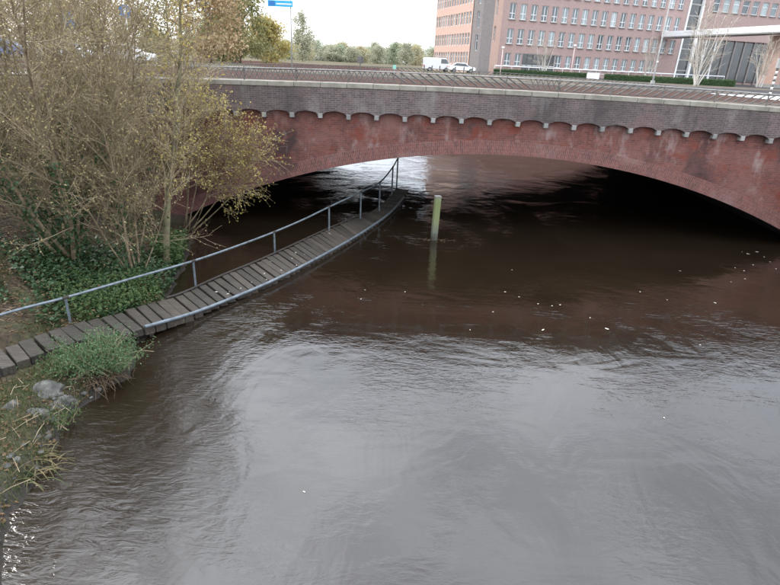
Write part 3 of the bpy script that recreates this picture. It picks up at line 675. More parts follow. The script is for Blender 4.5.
stone(-6.2, 8.62, .0, .34, .26, .22, 2, 'rounded dark grey stone between the flat stone and the water', 1.2)
stone(-6.42, 8.2, .04, .36, .26, .2, 3, 'low cracked grey stone beside the bright green sprig', .2)
stone(-6.95, 8.35, .2, .2, .15, .1, 4, 'small pale stone lying in the leaf litter', .8)

rr_ = random.Random(15); pm_ = []
for k in range(3):
    bm = bmesh.new(); bmesh.ops.create_icosphere(bm, subdivisions=1, radius=1)
    for v_ in bm.verts: v_.co = Vector((v_.co.x * rr_.uniform(.7, 1.2), v_.co.y * rr_.uniform(.6, 1), v_.co.z * rr_.uniform(.4, .7)))
    me = bpy.data.meshes.new('pebble'); bm.to_mesh(me); bm.free(); me.materials.append(MT['rock']); pm_.append(me)
n_ = 0
while n_ < 34:
    y = rr_.uniform(5.2, 9.4); x = shore(y) - abs(rr_.gauss(0, .35)) + .1; z = bankz(x, y)
    if z < .03: continue
    k = rr_.uniform(.025, .085); n_ += 1
    tag(link('pebble', pm_[n_ % 3], None, (x, y, z + k * .2), (0, 0, rr_.uniform(0, 6)), (k, k, k)), 'small grey pebble lying in the mud of the water edge', 'pebble', 'pebbles along the water edge')
ds = MB()
for i_ in range(260):
    y = rr_.uniform(4.5, 15); x = shore(y) - rr_.uniform(.1, 3.2)
    if not walk_clear(x, y) or bankz(x, y) < .03: continue
    a = rr_.uniform(0, 6.28); L = rr_.uniform(.15, .55); z = bankz(x, y) + .02; ds.tube([(x, y, z), (x + math.cos(a) * L * .5, y + math.sin(a) * L * .5, z + rr_.uniform(.01, .06)), (x + math.cos(a) * L, y + math.sin(a) * L, z + rr_.uniform(0, .05))], .006, 3, False)
tag(ds.build('fallen_twigs', MT['twig']), 'thin dry twigs and stalks strewn over the bank', 'twigs', kind='stuff')

# floating leaves and foam flecks
FL = [(493, 312), (505, 292), (519, 297), (538, 304), (552, 306), (543, 330), (607, 329), (715, 303), (731, 282), (744, 271), (748, 254), (757, 252), (764, 257), (753, 265), (742, 252), (776, 269), (667, 300), (680, 271), (664, 418), (361, 299), (405, 292), (304, 492), (560, 305), (590, 318), (640, 292), (700, 345), (470, 330), (770, 262), (735, 268), (745, 279), (365, 290), (512, 270)]
def px(x, y):
    d = _f * 540 + _ri * (x - 390) - _ui * (y - 292.5); k = -EYE / d.z; return d.x * k, d.y * k
MT['foam'] = nmat('pale_floating_leaf', [(.3, (.26, .22, .16)), (.7, (.66, .64, .58))], 30, .6)
rng = random.Random(61)
lm = []
for k in range(3):
    q = MB(); n = 7; pts = [(math.cos(2*math.pi*i/n) * rng.uniform(.5, 1), math.sin(2*math.pi*i/n) * rng.uniform(.35, .7)) for i in range(n)]
    for i in range(n):
        a, c = pts[i], pts[(i+1) % n]; q.tri((0, 0, .10), (a[0], a[1], 0), (c[0], c[1], 0))
    lm.append(q.mesh('floating_leaf', MT['foam']))
for i, (x, y) in enumerate(FL):
    X, Y = px(x, y); s = rng.uniform(.022, .046) * (1.5 if i in (5, 6, 10, 11) else 1) * min(1, Y / 13)
    tag(link('floating_leaf', lm[i % 3], None, (X, Y, .008), (0, 0, rng.uniform(0, 6)), (s * 1.4, s, s)), 'small pale leaf drifting on the brown water', 'leaf', 'leaves drifting on the river')
for i in range(16):
    s = rng.uniform(7, 15); a = cr_(Lp, s); c = cr_(Rp, s); u = rng.uniform(.1, .9); p = a + (c - a) * u
    k = rng.uniform(.025, .055)
    tag(link('stranded_leaf', lm[i % 3], None, (p[0], p[1], p[2] + .015), (0, 0, rng.uniform(0, 6)), (k * 1.4, k, k)), 'pale wet leaf stranded on the walkway planks', 'leaf', 'leaves stranded on the planks')

# ------------------------------------------------------------------ buildings
MT['mauve_brick'] = brickmat('mauve_brick', (.38, .26, .235), (.32, .225, .205), (.40, .33, .31), bw=.3, rh=.12, stains=((.12, .5, .8, (.33, .20, .18), .5, (1, 1, 1)),), var=.5)  # office bricks are paled: the lens veil over the distance is in their colour
MT['orange_lit_brick'] = brickmat('orange_lit_brick', (.52, .34, .27), (.46, .30, .24), (.46, .4, .36), bw=.3, rh=.12, var=.5)  # sunlit orange of the wing and tower side is put into this brick colour
MT['grey_brick'] = brickmat('grey_brown_brick', (.23, .20, .19), (.20, .175, .165), (.27, .25, .24), bw=.3, rh=.12, var=.5)
MT['frame'] = nmat('white_window_frame', [(.3, (.62, .64, .64)), (.7, (.74, .75, .75))], 3, .5)
MT['sill'] = nmat('grey_window_sill', two((.34, .33, .31), .8), 3, .8)
m, t, b = newmat('window_glass'); oi = N(t, 'ShaderNodeObjectInfo')
t.links.new(ramp(t, oi.outputs['Random'], [(0, (.05, .065, .075)), (.45, (.12, .15, .16)), (1, (.34, .40, .40))]), b.inputs['Base Color']); b.inputs['Roughness'].default_value = .06; b.inputs['Specular IOR Level'].default_value = .8; MT['glass'] = m
MT['darkglass'] = nmat('dark_glass', two((.05, .055, .06), .6), 1, .08, spec=.8)
_wc = {}
def winmesh(w, h, style):
    k = (round(w, 2), round(h, 2), style)
    if k in _wc: return _wc[k]
    f = MB(); e = .085
    f.bb(-w/2, -w/2+e, 0, .07, 0, h); f.bb(w/2-e, w/2, 0, .07, 0, h); f.bb(-w/2+e, w/2-e, 0, .07, 0, e); f.bb(-w/2+e, w/2-e, 0, .07, h-e, h)
    if style == 'cross': f.bb(-.055, .055, .002, .066, e, h-e); f.bb(-w/2+e, -.055, .004, .064, h*.36-.05, h*.36+.05); f.bb(.055, w/2-e, .004, .064, h*.36-.05, h*.36+.05)
    if style == 'bar': f.bb(-w/2+e, w/2-e, .004, .064, h*.62-.04, h*.62+.04)
    fr = f.mesh('window', MT['frame']); p = MB(); p.quad((-w/2+.03, .045, .03), (w/2-.03, .045, .03), (w/2-.03, .045, h-.03), (-w/2+.03, .045, h-.03)); pa = p.mesh('pane', MT['glass'])
    s_ = MB().bb(-w/2-.08, w/2+.08, -.2, -.02, -.13, -.01).mesh('sill', MT['sill'])
    _wc[k] = (fr, pa, s_); return _wc[k]
def facade(root, u0, u1, z0, z1, wins, wallmat, dep=.16, y=0, rot=0, origin=(0, 0), style='cross', sill=True, glass=None):
    """wall with real openings in the root's local frame; wins = [(uc, zb, w, h)]; windows set back in the openings"""
    W_ = MB(); us = sorted({u0, u1} | {w[0]-w[2]/2 for w in wins} | {w[0]+w[2]/2 for w in wins}); zs = sorted({z0, z1} | {w[1] for w in wins} | {w[1]+w[3] for w in wins})
    c_, s_ = math.cos(rot), math.sin(rot)
    T = lambda u, v, z: (origin[0] + u*c_ - v*s_, origin[1] + u*s_ + v*c_, z)
    def inside(u, z): return any(abs(u - w[0]) < w[2]/2 and w[1] < z < w[1]+w[3] for w in wins)
    for i in range(len(us)-1):
        for j in range(len(zs)-1):
            if us[i+1]-us[i] < 1e-4 or zs[j+1]-zs[j] < 1e-4 or inside((us[i]+us[i+1])/2, (zs[j]+zs[j+1])/2): continue
            W_.quad(T(us[i], y, zs[j]), T(us[i+1], y, zs[j]), T(us[i+1], y, zs[j+1]), T(us[i], y, zs[j+1]))
    for (uc, zb, w, h) in wins:
        a, c = uc-w/2, uc+w/2
        for p in ((a, zb, a, zb+h), (c, zb+h, c, zb), (a, zb+h, c, zb+h), (c, zb, a, zb)):
            W_.quad(T(p[0], y, p[1]), T(p[0], y+dep+.1, p[1]), T(p[2], y+dep+.1, p[3]), T(p[2], y, p[3]))
    W_.build('wall', wallmat, root)
    for (uc, zb, w, h) in wins:
        fr, pa, sl = winmesh(w, h, style); o = link('window', fr, root, T(uc, y+dep, zb), (0, 0, rot)); link('pane', pa, o)
        if sill: link('sill', sl, o, (0, -dep+.0, 0))
# main office block
ANG = math.atan2(14.0, 38.9)
ob = empty('office_building', (16.06, 98.0, ST), ANG); tag(ob, 'long mauve brick office block with rows of white cross-barred windows', 'building')
rows = [(1.40, 1.95), (4.75, 2.25), (8.40, 2.3), (12.05, 2.3), (15.7, 2.3)]; wins = []
for ri_, (zb, h) in enumerate(rows):
    for i in range(18):
        u = 1.8 + 2.0 * i
        if ri_ == 0 and 4.4 < u < 11.2: continue
        if ri_ == 0 and u > 33: continue
        wins.append((u, zb, 1.18, h))
wins.append((7.9, .5, 6.6, 2.9))
facade(ob, 0, 37.6, 0, 19.5, [w for w in wins if w[2] < 2] , MT['mauve_brick']) if False else None
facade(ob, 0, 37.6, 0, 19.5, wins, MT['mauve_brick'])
big = [o for o in ob.children if o.name.startswith('window') and abs(o.location.x - 7.9) < .01][0]
for ch in list(big.children):
    if ch.name.startswith('pane'): ch.data = ch.data.copy(); ch.data.materials[0] = MT['darkglass']
mu = MB()
for i in range(1, 6): mu.bb(-3.3 + i*1.1 - .05, -3.3 + i*1.1 + .05, -.01, .06, .08, 2.82)
mu.build('mullions', MT['iron'], big)
bk = MB(); bk.bb(.02, 37.58, .4, 15, 0, 19.4); bk.build('core', MT['mauve_brick'], ob)
MB().bb(-.2, 37.7, -.35, 15.2, 19.5, 20.0).build('roof', MT['sill'], ob)
# glazed slot and right block
gs = empty('glazed_stairwell', (16.06 + 37.65*math.cos(ANG), 98 + 37.65*math.sin(ANG), ST), ANG); tag(gs, 'tall dark glazed stairwell slot edged by white posts between brick blocks', 'stairwell')
MB().bb(.05, 3.45, .5, 10, 0, 21).build('core', MT['grey_brick'], gs)
for z in np.arange(.3, 20, 1.85): MB().bb(.36, 3.14, .35, .42, z, z+1.55).build('pane', MT['darkglass'], gs)
for u in (0.0, 3.15): MB().bb(u, u+.35, -.1, .4, 0, 21).build('mullion', MT['white'], gs)
for z in np.arange(.15, 20, 1.85): MB().bb(.36, 3.14, .30, .48, z-.12, z+.12).build('transom', MT['sill'], gs)
rb = empty('office_building', (16.06 + 41.2*math.cos(ANG), 98 + 41.2*math.sin(ANG), ST), ANG - .06); tag(rb, 'brick office block with dark windows above the white canopy', 'building')
wins = [(2.6 + 2.25*i, zb, 1.5, 2.2) for i in range(9) for zb in (12.2, 15.9)]
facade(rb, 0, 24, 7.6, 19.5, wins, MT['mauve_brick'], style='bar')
for o in rb.children:
    for ch in o.children:
        if ch.name.startswith('pane'): ch.data.materials[0] = MT['glass']
MB().bb(.02, 24, .5, 14, 0, 19.4).build('core', MT['mauve_brick'], rb); MB().bb(-.1, 24.2, -.3, 14.2, 19.5, 20).build('roof', MT['sill'], rb)
for i in range(10):
    MB().bb(.3 + i*2.3, 2.45 + i*2.3, .3, .36, .4, 7.4).build('shopfront_pane', MT['darkglass'], rb); MB().bb(.05 + i*2.3, .27 + i*2.3, .1, .45, 0, 7.6).build('column', MT['frame'] if i < 3 else MT['grey_brick'], rb)
# left wing
wing = empty('office_wing', (6.34, 115.0, ST), math.atan2(-17, 4.96)); tag(wing, 'sunlit-orange brick wing with dense bands of narrow windows left of the stair tower', 'building')
wins = [(.75 + 1.22*i, zb, .86, 1.85) for i in range(14) for zb in (1.35, 4.25, 7.4, 10.5, 13.6)]
facade(wing, 0, 17.6, 0, 17, wins, MT['orange_lit_brick'], style='bar', sill=False, dep=.12)
MB().bb(.02, 17.55, .35, 9, 0, 16.9).build('core', MT['orange_lit_brick'], wing); MB().bb(-.2, 17.6, -.2, 9.1, 17, 17.4).build('roof', MT['sill'], wing)
# stair tower
tw_ = empty('stair_tower', (11.35, 97.9, ST)); tw_['_off'] = (0, 0, 0); tag(tw_, 'grey brown brick stair tower with narrow slot windows joining two office wings', 'tower')
fp = [(0, 0), (1.25, -1.9), (3.05, -1.9), (4.7, .1), (4.7, 5), (0, 5)]
def panel(a, c, wins, mat): 
    L = math.hypot(c[0]-a[0], c[1]-a[1]); facade(tw_, 0, L, 0, 23, wins, mat, rot=math.atan2(c[1]-a[1], c[0]-a[0]), origin=a, style='bar', sill=False)
panel(fp[0], fp[1], [(1.3, zb, .6, 2.4) for zb in (3.4, 6.8, 10.2, 13.6, 17)], MT['grey_brick'])
panel(fp[1], fp[2], [], MT['grey_brick'])
panel(fp[2], fp[3], [(.7, zb, .55, 2.2) for zb in (4.9, 8.6, 12.3, 16)], MT['orange_lit_brick'])  # sunlit side of the tower: the light is painted as a warmer brick
MB().bb(.6, 4.68, .6, 5, 0, 22.9).build('core', MT['grey_brick'], tw_)
tp = MB(); n_ = 6; tp.v = [(x, y, 23) for x, y in fp] + [(x, y, 23.4) for x, y in fp]; tp.f = [tuple(range(6, 12)), tuple(range(5, -1, -1))] + [(i, (i+1) % 6, 6+(i+1) % 6, 6+i) for i in range(6)]; tp.build('roof', MT['sill'], tw_)
# white canopy and its brick pier
cn = empty('white_canopy', (46.6, 108.4, ST), math.atan2(-42, 11.4)); tag(cn, 'long white flat canopy carried across the square from the office block', 'canopy')
MB().bb(0, 44, 0, 3.2, 7.35, 8.2).build('fascia', MT['white'], cn, bevel=.03); MB().bb(.05, 43.9, .05, 3.1, 7.2, 7.34).build('soffit_panel', MT['sill'], cn)
pi_ = MB(); pi_.bb(54.8, 59.0, 86.5, 90.0, ST, ST + 7.1)
pr = empty('brick_pier', (54.8, 86.5, ST)); pr['_off'] = (54.8, 86.5, ST); tag(pr, 'square red brick pier under the white canopy', 'pier'); pi_.build('shaft', MT['orange_lit_brick'], pr); MB().bb(54.7, 59.1, 86.4, 90.1, ST, ST + .5).build('plinth', MT['sill'], pr); MB().bb(56.2, 57.8, 86.35, 86.49, ST + .5, ST + 3).build('door', MT['darkglass'], pr)

# ------------------------------------------------------------------ street furniture beyond the bridge
wr = empty('white_railing', (15.2, 95.2, ST)); wr['_off'] = (15.2, 95.2, ST); tag(wr, 'long white horizontal pipe railing in front of the mauve office block', 'railing')
A, B_ = Vector((15.2, 95.2, 0)), Vector((55.5, 100.6, 0))
for z in (ST + 1.28,): MB().tube([tuple(A + Vector((0, 0, z))), tuple(B_ + Vector((0, 0, z)))], .085, 6).build('top_rail', MT['white'], wr)
MB().tube([tuple(A + Vector((0, 0, ST + .75))), tuple(B_ + Vector((0, 0, ST + .75)))], .03, 5).build('middle_rail', MT['white'], wr)
for i in range(15):
    p = A.lerp(B_, i / 14); MB().tube([(p.x, p.y, ST), (p.x, p.y, ST + 1.28)], .045, 5).build('post', MT['white'], wr)
def hedge(a, c, h, w, label, seed):
    a, c = Vector(a), Vector(c); L = (c - a).length; d = (c - a) / L; nrm = Vector((-d.y, d.x, 0)); ang = math.atan2(d.y, d.x); r2 = np.random.RandomState(seed)
    ro = empty('hedge', (a.x, a.y, ST), ang); tag(ro, label, 'hedge')
    MB().bb(.05, L-.05, -w/2+.08, w/2-.08, 0, h-.08).build('inner_growth', MT['leaf_ivy'], ro)
    n = int(L * 420); P = np.stack([r2.uniform(0, L, n), r2.uniform(-w/2, w/2, n), r2.uniform(.02, h, n)], 1); k = r2.randint(0, 3, n); P[k == 0, 2] = h + r2.normal(0, .03, (k == 0).sum()); P[k == 1, 1] = -w/2 + r2.normal(0, .03, (k == 1).sum())
    soup('foliage', MT['leaf_hedge'], leafquads(P, .11, seed, .7), None, ro)
MT['leaf_hedge'] = leafmat('hedge_leaf', [(.3, (.03, .06, .02)), (.5, (.055, .10, .03)), (.7, (.10, .15, .05))], 5)
hedge((14.9, 93.6, 0), (29.0, 88.3, 0), .8, 1.0, 'clipped green hedge from the stair tower to the white cabinet', 3)
hedge((30.6, 87.6, 0), (44.3, 77.2, 0), .8, 1.0, 'clipped green hedge from the white cabinet to the dark road', 4)
cbn = empty('white_cabinet', (28.6, 86.9, ST)); tag(cbn, 'low white utility cabinet between the two clipped hedges', 'cabinet'); MB().bb(-.85, .85, -.3, .3, 0, .95).build('body', MT['white'], cbn, bevel=.03); MB().bb(-.9, .9, -.35, .35, .95, 1.02).build('lid', MT['sill'], cbn); MB().bb(-.01, .01, -.315, -.305, .08, .9).build('door_gap', MT['iron'], cbn)
def lamp(x, y, h, label, globe=True):
    lo = empty('street_lamp', (x, y, ST)); tag(lo, label, 'lamp', None)
    MB().tube([(0, 0, 0), (0, 0, h*.25), (0, 0, h)], [.075, .06, .05], 8).build('pole', MT['lamppole'], lo, smooth=True)
    MB().tube([(0, 0, h), (0, 0, h+.06), (0, 0, h+.28), (0, 0, h+.34)], [.09, .17, .22, .05], 10).build('lamp_head', MT['white'], lo, smooth=True)
MT['lamppole'] = nmat('pale_pink_pole', two((.62, .5, .47), .85), 2, .5)
lamp(15.6, 91.4, 3.7, 'white headed street lamp beside the stair tower hedge'); lamp(26.3, 90.6, 4.4, 'white headed street lamp behind the white cabinet')
ms = empty('light_mast', (25.94, 60.0, ST)); tag(ms, 'tall slim grey light mast on the pavement beyond the bridge', 'lamp post')
MB().tube([(0, 0, 0), (0, 0, 1.2), (0, 0, 10.5)], [.11, .09, .06], 8).build('pole', MT['iron_pale'], ms, smooth=True); MB().tube([(0, 0, 10.4), (0, -.4, 10.9), (0, -1.4, 11.05)], .045, 6).build('arm', MT['iron_pale'], ms); MB().bb(-.12, .12, -2.1, -1.3, 10.98, 11.14).build('lamp_head', MT['sill'], ms); MB().bb(-.16, .16, -.16, .16, 0, .5).build('base', MT['sill'], ms); MB().bb(-.09, .09, -.14, -.09, 2.2, 2.35).build('junction_box', MT['white'], ms)
spo = empty('striped_pole', (28.85, 45.3, ST)); tag(spo, 'black and white banded traffic pole at the end of the bridge', 'pole')
for i in range(10): MB().tube([(0, 0, i*.19), (0, 0, (i+1)*.19)], .085, 10).build('band', MT['iron'] if i % 2 else MT['white'], spo, smooth=True)
MB().bb(-.16, .16, -.12, .12, 1.9, 2.6).build('signal_head', MT['sill'], spo, bevel=.02)
MT['bluesign'] = nmat('blue_sign', two((.03, .16, .42), .8), 2, .4); MT['cyansign'] = nmat('cyan_sign', two((.05, .36, .60), .85), 2, .4)
zf = deckz(-8, -.12)
sg = empty('direction_sign', (-8.1, 43.6, zf)); tag(sg, 'long pale blue direction board on a thin grey pole on the bridge', 'sign')
MB().tube([(0, 0, -.1), (0, 0, 4.95)], [.06, .045], 8).build('pole', MT['iron_pale'], sg, smooth=True); MB().bb(-1.62, .18, -.11, -.06, 4.28, 4.68).build('board', MT['cyansign'], sg); MB().bb(-1.55, -1.1, -.118, -.112, 4.33, 4.63).build('arrow_field', MT['bluesign'], sg); MB().bb(-1.0, .1, -.118, -.112, 4.42, 4.5).build('white_band', MT['white'], sg)
tl_ = empty('signal_box', (-3.0, 43.4, zf)); tag(tl_, 'small dark signal box on a short post beside the bridge railing', 'signal'); MB().tube([(0, 0, -.1), (0, 0, .85)], .035, 6).build('post', MT['iron'], tl_); MB().bb(-.24, .24, -.12, .12, .8, 1.28).build('housing', MT['iron'], tl_, bevel=.02)
gsn = empty('small_sign', (-.45, 43.4, zf)); tag(gsn, 'little pale green sign plate on a thin post by the bridge railing', 'sign'); MB().tube([(0, 0, -.1), (0, 0, .75)], .025, 6).build('post', MT['iron_pale'], gsn); MB().bb(-.12, .12, -.04, -.02, .5, .8).build('plate', nmat('pale_green_sign', two((.25, .5, .42), .9), 2, .5), gsn)
def roundsign(x, y, z, rad, label, square=False):
    o = empty('traffic_sign', (x, y, ST)); tag(o, label, 'sign'); MB().tube([(0, 0, 0), (0, 0, z - ST + rad)], .05, 7).build('pole', MT['white'], o, smooth=True)
    if square: MB().bb(-rad, rad, -.09, -.06, z-ST-rad*1.2, z-ST+rad*1.2).build('plate', MT['bluesign'], o)
    else:
        MB().tube([(0, -.10, z-ST), (0, -.06, z-ST)], rad, 20).build('plate', MT['bluesign'], o); MB().bb(-.1, .1, -.112, -.106, z-ST-rad*.5, z-ST+rad*.5).build('arrow', MT['white'], o)
roundsign(-24.9, 54.0, 9.6, .55, 'round blue traffic sign on a white pole behind the shrubs')
roundsign(-30.4, 54.4, 8.7, .6, 'square blue traffic sign on a pole behind the shrubs', True)
bo = MB().tube([(0, 0, 0), (0, 0, .75), (0, 0, .8), (0, 0, .9)], [.08, .08, .1, .05], 8).mesh('bollard', MT['iron'])
for i, x in enumerate((3.4, 4.5, 5.6, 7.8, 9.0, 10.2)): tag(link('bollard', bo, None, (x, 84 - i*.2, ST)), 'short black bollard on the square in front of the orange wing', 'bollard', 'bollards before the office wing')

# ------------------------------------------------------------------ cars
MT['tyre'] = nmat('black_tyre', two((.03, .03, .03), .7), 5, .9); MT['rim'] = nmat('grey_rim', two((.4, .4, .4), .8), 5, .4, metallic=.6); MT['red'] = nmat('red_lamp', two((.45, .03, .03), .8), 4, .3); MT['clear'] = nmat('clear_lamp', two((.7, .7, .68), .9), 4, .2)
def car(x, y, rz, colr, label, van=False):
    m = nmat('car_paint', [(.2, tuple(c*.94 for c in colr)), (.8, colr)], .6, .28, spec=.6)
    ro = empty('parked_car' if not van else 'parked_van', (x, y, ST), rz); tag(ro, label, 'van' if van else 'car', 'vehicles parked beyond the river')
    if van: prof = [(-2.3, .32), (2.25, .32), (2.35, .75), (2.2, 1.05), (1.75, 1.2), (1.25, 1.95), (1.05, 2.02), (-2.2, 2.02), (-2.32, 1.8)]; cab = [(1.70, 1.22), (1.26, 1.86), (.45, 1.88), (.45, 1.22)]; hw = .92
    else: prof = [(-2.05, .30), (2.05, .30), (2.12, .55), (2.02, .82), (1.1, .95), (.45, 1.40), (.1, 1.47), (-1.0, 1.46), (-1.75, 1.05), (-2.08, .98), (-2.14, .6)]; cab = [(1.0, .96), (.42, 1.36), (-.95, 1.38), (-1.58, 1.02)]; hw = .84
    b_ = MB(); n = len(prof)
    def wd(z): return hw * (1 - max(0, z - .95) * (.26 if not van else .05))
    b_.v = [(x_, -wd(z), z) for x_, z in prof] + [(x_, wd(z), z) for x_, z in prof]; b_.f = [tuple(range(n)), tuple(range(2*n-1, n-1, -1))] + [((i+1) % n, i, n+i, n+(i+1) % n) for i in range(n)]
    b_.build('body', m, ro, bevel=.045)
    for s in (-1, 1):
        w = MB(); y0 = [s * (wd(z) + .012) for _, z in cab]; w.v = [(c[0], yy, c[1]) for c, yy in zip(cab, y0)]; w.f = [tuple(range(len(cab)))[::s]]; w.build('side_window', MT['darkglass'], ro)
        for wx in (-1.3, 1.32):
            t_ = MB().tube([(wx, s*(hw-.2), .32), (wx, s*(hw+.02), .32)], .32, 16).build('wheel', MT['tyre'], ro, smooth=False); MB().tube([(wx, s*(hw+.015), .32), (wx, s*(hw+.035), .32)], .19, 12).build('rim', MT['rim'], t_)
        MB().bb(2.0, 2.1, s*hw*.86-.16, s*hw*.86+.16 if s < 0 else s*hw*.86+.05, .62, .78).build('headlight', MT['clear'], ro); MB().bb(-2.16 if not van else -2.36, -2.06, s*hw*.88-.09, s*hw*.88+.07, .72, .95).build('tail_light', MT['red'], ro)
    if not van:
        w = MB(); w.quad((1.04, -.66, .985), (1.04, .66, .985), (.46, .62, 1.405), (.46, -.62, 1.405)); w.build('windscreen', MT['darkglass'], ro); w = MB(); w.quad((-1.06, -.6, 1.445), (-1.06, .6, 1.445), (-1.72, .64, 1.085), (-1.72, -.64, 1.085)); w.build('rear_window', MT['darkglass'], ro)
    else:
        w = MB(); w.quad((1.76, -.8, 1.22), (1.76, .8, 1.22), (1.28, .76, 1.93), (1.28, -.76, 1.93)); w.build('windscreen', MT['darkglass'], ro)
car(-22.6, 48.4, .02, (.72, .72, .72), 'white parked car seen through the twigs, farthest along towards the bridge')
car(-27.6, 48.5, -.02, (.62, .64, .66), 'silver parked car between the white car and the blue car')
car(-32.8, 48.6, .02, (.10, .16, .34), 'blue parked car behind the shrubs between silver and pale cars')
car(-38.2, 48.7, 0, (.72, .72, .70), 'pale cream parked car behind the shrubs beyond the blue car')
car(-44, 48.9, 0, (.05, .05, .055), 'black parked car behind the shrubs at the end of the row')
car(9.6, 92.5, .1, (.76, .77, .78), 'white parked car at the foot of the grey stair tower')
car(5.9, 94.0, .05, (.6, .6, .6), 'pale grey parked van before the orange office wing', True)

# ------------------------------------------------------------------ trees beyond the bridge
MT['birch'] = nmat('pale_birch_bark', [(.3, (.42, .38, .33)), (.7, (.66, .62, .56))], 2, .8)
MT['paletwig'] = nmat('pale_twig', [(.3, (.30, .25, .20)), (.7, (.46, .41, .34))], 1, .9)
def bare(x, y, h, seed, label, n=6, lean=.35, r0=.09):
    woody('bare_tree', label, 'tree', (x, y, ST), fan(seed, n, lean, (h*.75, h), (r0*.6, r0)), seed, MT['birch'], MT['leaf_yellow'], nb=.5, bl=(1.2, 2.6), tl=(.5, 1.1), nt_=6, lp=0, from_=.22, twig=MT['paletwig'], bup=.06, tr=.018, trunk='stem', tstep=.4)
bare(22.2, 91.0, 6.0, 5, 'small pale birch in front of the dark glazed entrance', 5, .38)
bare(36.4, 72.0, 9.5, 6, 'large pale bare tree rising in front of the white canopy', 9, .45, .10)
bare(51.6, 84.0, 7.0, 7, 'bare pale tree beside the brick pier', 6, .35)
bare(39.8, 94.0, 6.5, 8, 'slight bare tree by the office wall under the canopy end', 5, .35, .06)
def leafy(x, y, h, rad, seed, mat, label, n=2600, size=.5, group='trees beyond the bridge', trunk_r=.16, low=.15, zb=ST):
    rng = random.Random(seed); r2 = np.random.RandomState(seed); ro = empty('autumn_tree', (x, y, zb)); tag(ro, label, 'tree', group)
    MB().tube(wander(rng, (0, 0, -.1), (0, 0, 1), h*.8, h*.1, .06, .1), taper(trunk_r, .03, 9), 7).build('trunk', MT['bark'], ro, smooth=True)
    br = MB(); cl = []
    for i in range(46):
        z = h * (low + (1 - low) * rng.random() ** .8); k = math.sin(math.pi * min(1, max(.08, (z/h - low) / (1 - low) * .92 + .06))) ** .6; a = rng.uniform(0, 6.283); rr_ = rad * k * math.sqrt(rng.random())
        c = Vector((math.cos(a)*rr_, math.sin(a)*rr_, z)); cl.append(c); s0 = Vector((0, 0, z*.62)); br.tube([tuple(s0), tuple(s0.lerp(c, .5) + Vector((0, 0, .1*h*rng.uniform(-.3, .4)))), tuple(c)], [.05, .03, .012], 4, False)
    br.build('branches', MT['twig'], ro)
    idx = r2.randint(0, len(cl), n); C_ = np.array([tuple(c) for c in cl]); P = C_[idx] + r2.normal(size=(n, 3)) * np.array([.17*rad, .17*rad, .075*h])
    soup('crown', mat, leafquads(P, size, seed, .6), None, ro); return ro
MT['t_orange'] = leafmat('orange_autumn_leaf', [(.3, (.26, .17, .09)), (.5, (.42, .30, .17)), (.7, (.56, .44, .28))], .9, .8)
MT['t_olive'] = leafmat('olive_autumn_leaf', [(.3, (.12, .12, .05)), (.5, (.24, .23, .10)), (.7, (.38, .36, .19))], .9, .8)
MT['t_green'] = leafmat('dull_green_leaf', [(.3, (.06, .10, .035)), (.5, (.13, .19, .07)), (.7, (.22, .28, .12))], .9, .8)
MT['t_yellow'] = leafmat('yellow_autumn_leaf', [(.3, (.26, .22, .07)), (.5, (.42, .34, .12)), (.7, (.55, .46, .2))], .9, .8)
k = 0
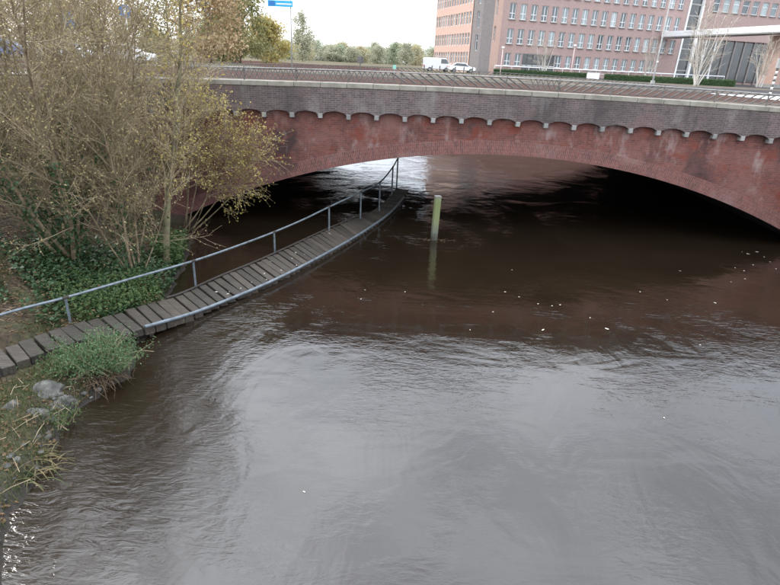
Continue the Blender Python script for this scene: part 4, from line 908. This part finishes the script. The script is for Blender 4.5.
for (x, y, h, rad, mt, lb) in ((-24.0, 74, 10.5, 4.6, 't_orange', 'orange-brown autumn tree behind the direction sign road'), (-31, 78, 13.5, 5.2, 't_olive', 'olive autumn tree between two orange trees'), (-38, 76, 13, 5.2, 't_orange', 'rusty autumn tree behind the round blue sign'),
        (-46, 80, 13, 5, 't_olive', 'tall olive tree behind the blue parked car'), (-55, 82, 12, 5, 't_orange', 'orange autumn tree behind the pale parked car'), (-64, 84, 12, 5, 't_olive', 'wide olive tree behind the black parked car'), (-23.0, 84, 9.2, 4.6, 't_olive', 'olive yellow tree standing right behind the orange-brown tree'), (-22.5, 98, 6.2, 4.0, 't_yellow', 'low yellow tree beside the dull green trees'), (-29, 95, 5.2, 3.6, 't_green', 'low dull green tree next to the orange-brown tree'), (-33, 110, 7.5, 4.5, 't_green', 'dull green tree behind the low green tree')):
    k += 1; leafy(x, y, h, rad, 100 + k, MT[mt], lb, 6500, .36, low=.08)
MT['f_olive'] = leafmat('veil_paled_olive_leaf', [(.3, (.30, .30, .20)), (.5, (.37, .365, .26)), (.7, (.44, .43, .32))], .3, .9)  # far leaves are paled: the washed-out lens veil is put into their colour
MT['f_green'] = leafmat('veil_paled_green_leaf', [(.3, (.25, .29, .19)), (.5, (.32, .36, .25)), (.7, (.39, .43, .31))], .3, .9)
MT['f_yellow'] = leafmat('veil_paled_yellow_leaf', [(.3, (.34, .30, .17)), (.5, (.42, .38, .23)), (.7, (.48, .44, .3))], .3, .9)
rng = random.Random(8)
COLN = {'f_olive': 'olive', 'f_green': 'green', 'f_yellow': 'yellow'}
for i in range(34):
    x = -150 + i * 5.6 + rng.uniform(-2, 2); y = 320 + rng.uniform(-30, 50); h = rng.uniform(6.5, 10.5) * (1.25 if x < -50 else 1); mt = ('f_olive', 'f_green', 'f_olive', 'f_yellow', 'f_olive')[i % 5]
    leafy(x, y, h, rng.uniform(4.5, 6.5), 200 + i, MT[mt], 'veil-paled %s tree in the distant tree line beyond the bridge' % COLN[mt], 3000, .62, 'distant tree line', low=.0)
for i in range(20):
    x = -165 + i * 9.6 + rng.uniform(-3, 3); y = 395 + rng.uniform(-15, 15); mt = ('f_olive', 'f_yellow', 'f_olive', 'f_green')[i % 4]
    leafy(x, y, rng.uniform(8, 12), rng.uniform(6, 8), 400 + i, MT[mt], 'broad veil-paled %s tree in the back row of the distant tree line' % COLN[mt], 3000, .75, 'distant back row of trees', low=.0)
leafy(-31.8, 190, 13.5, 3.4, 300, MT['f_olive'], 'tall narrow veil-paled tree standing beside the direction sign pole', 2600, .6, low=.08)
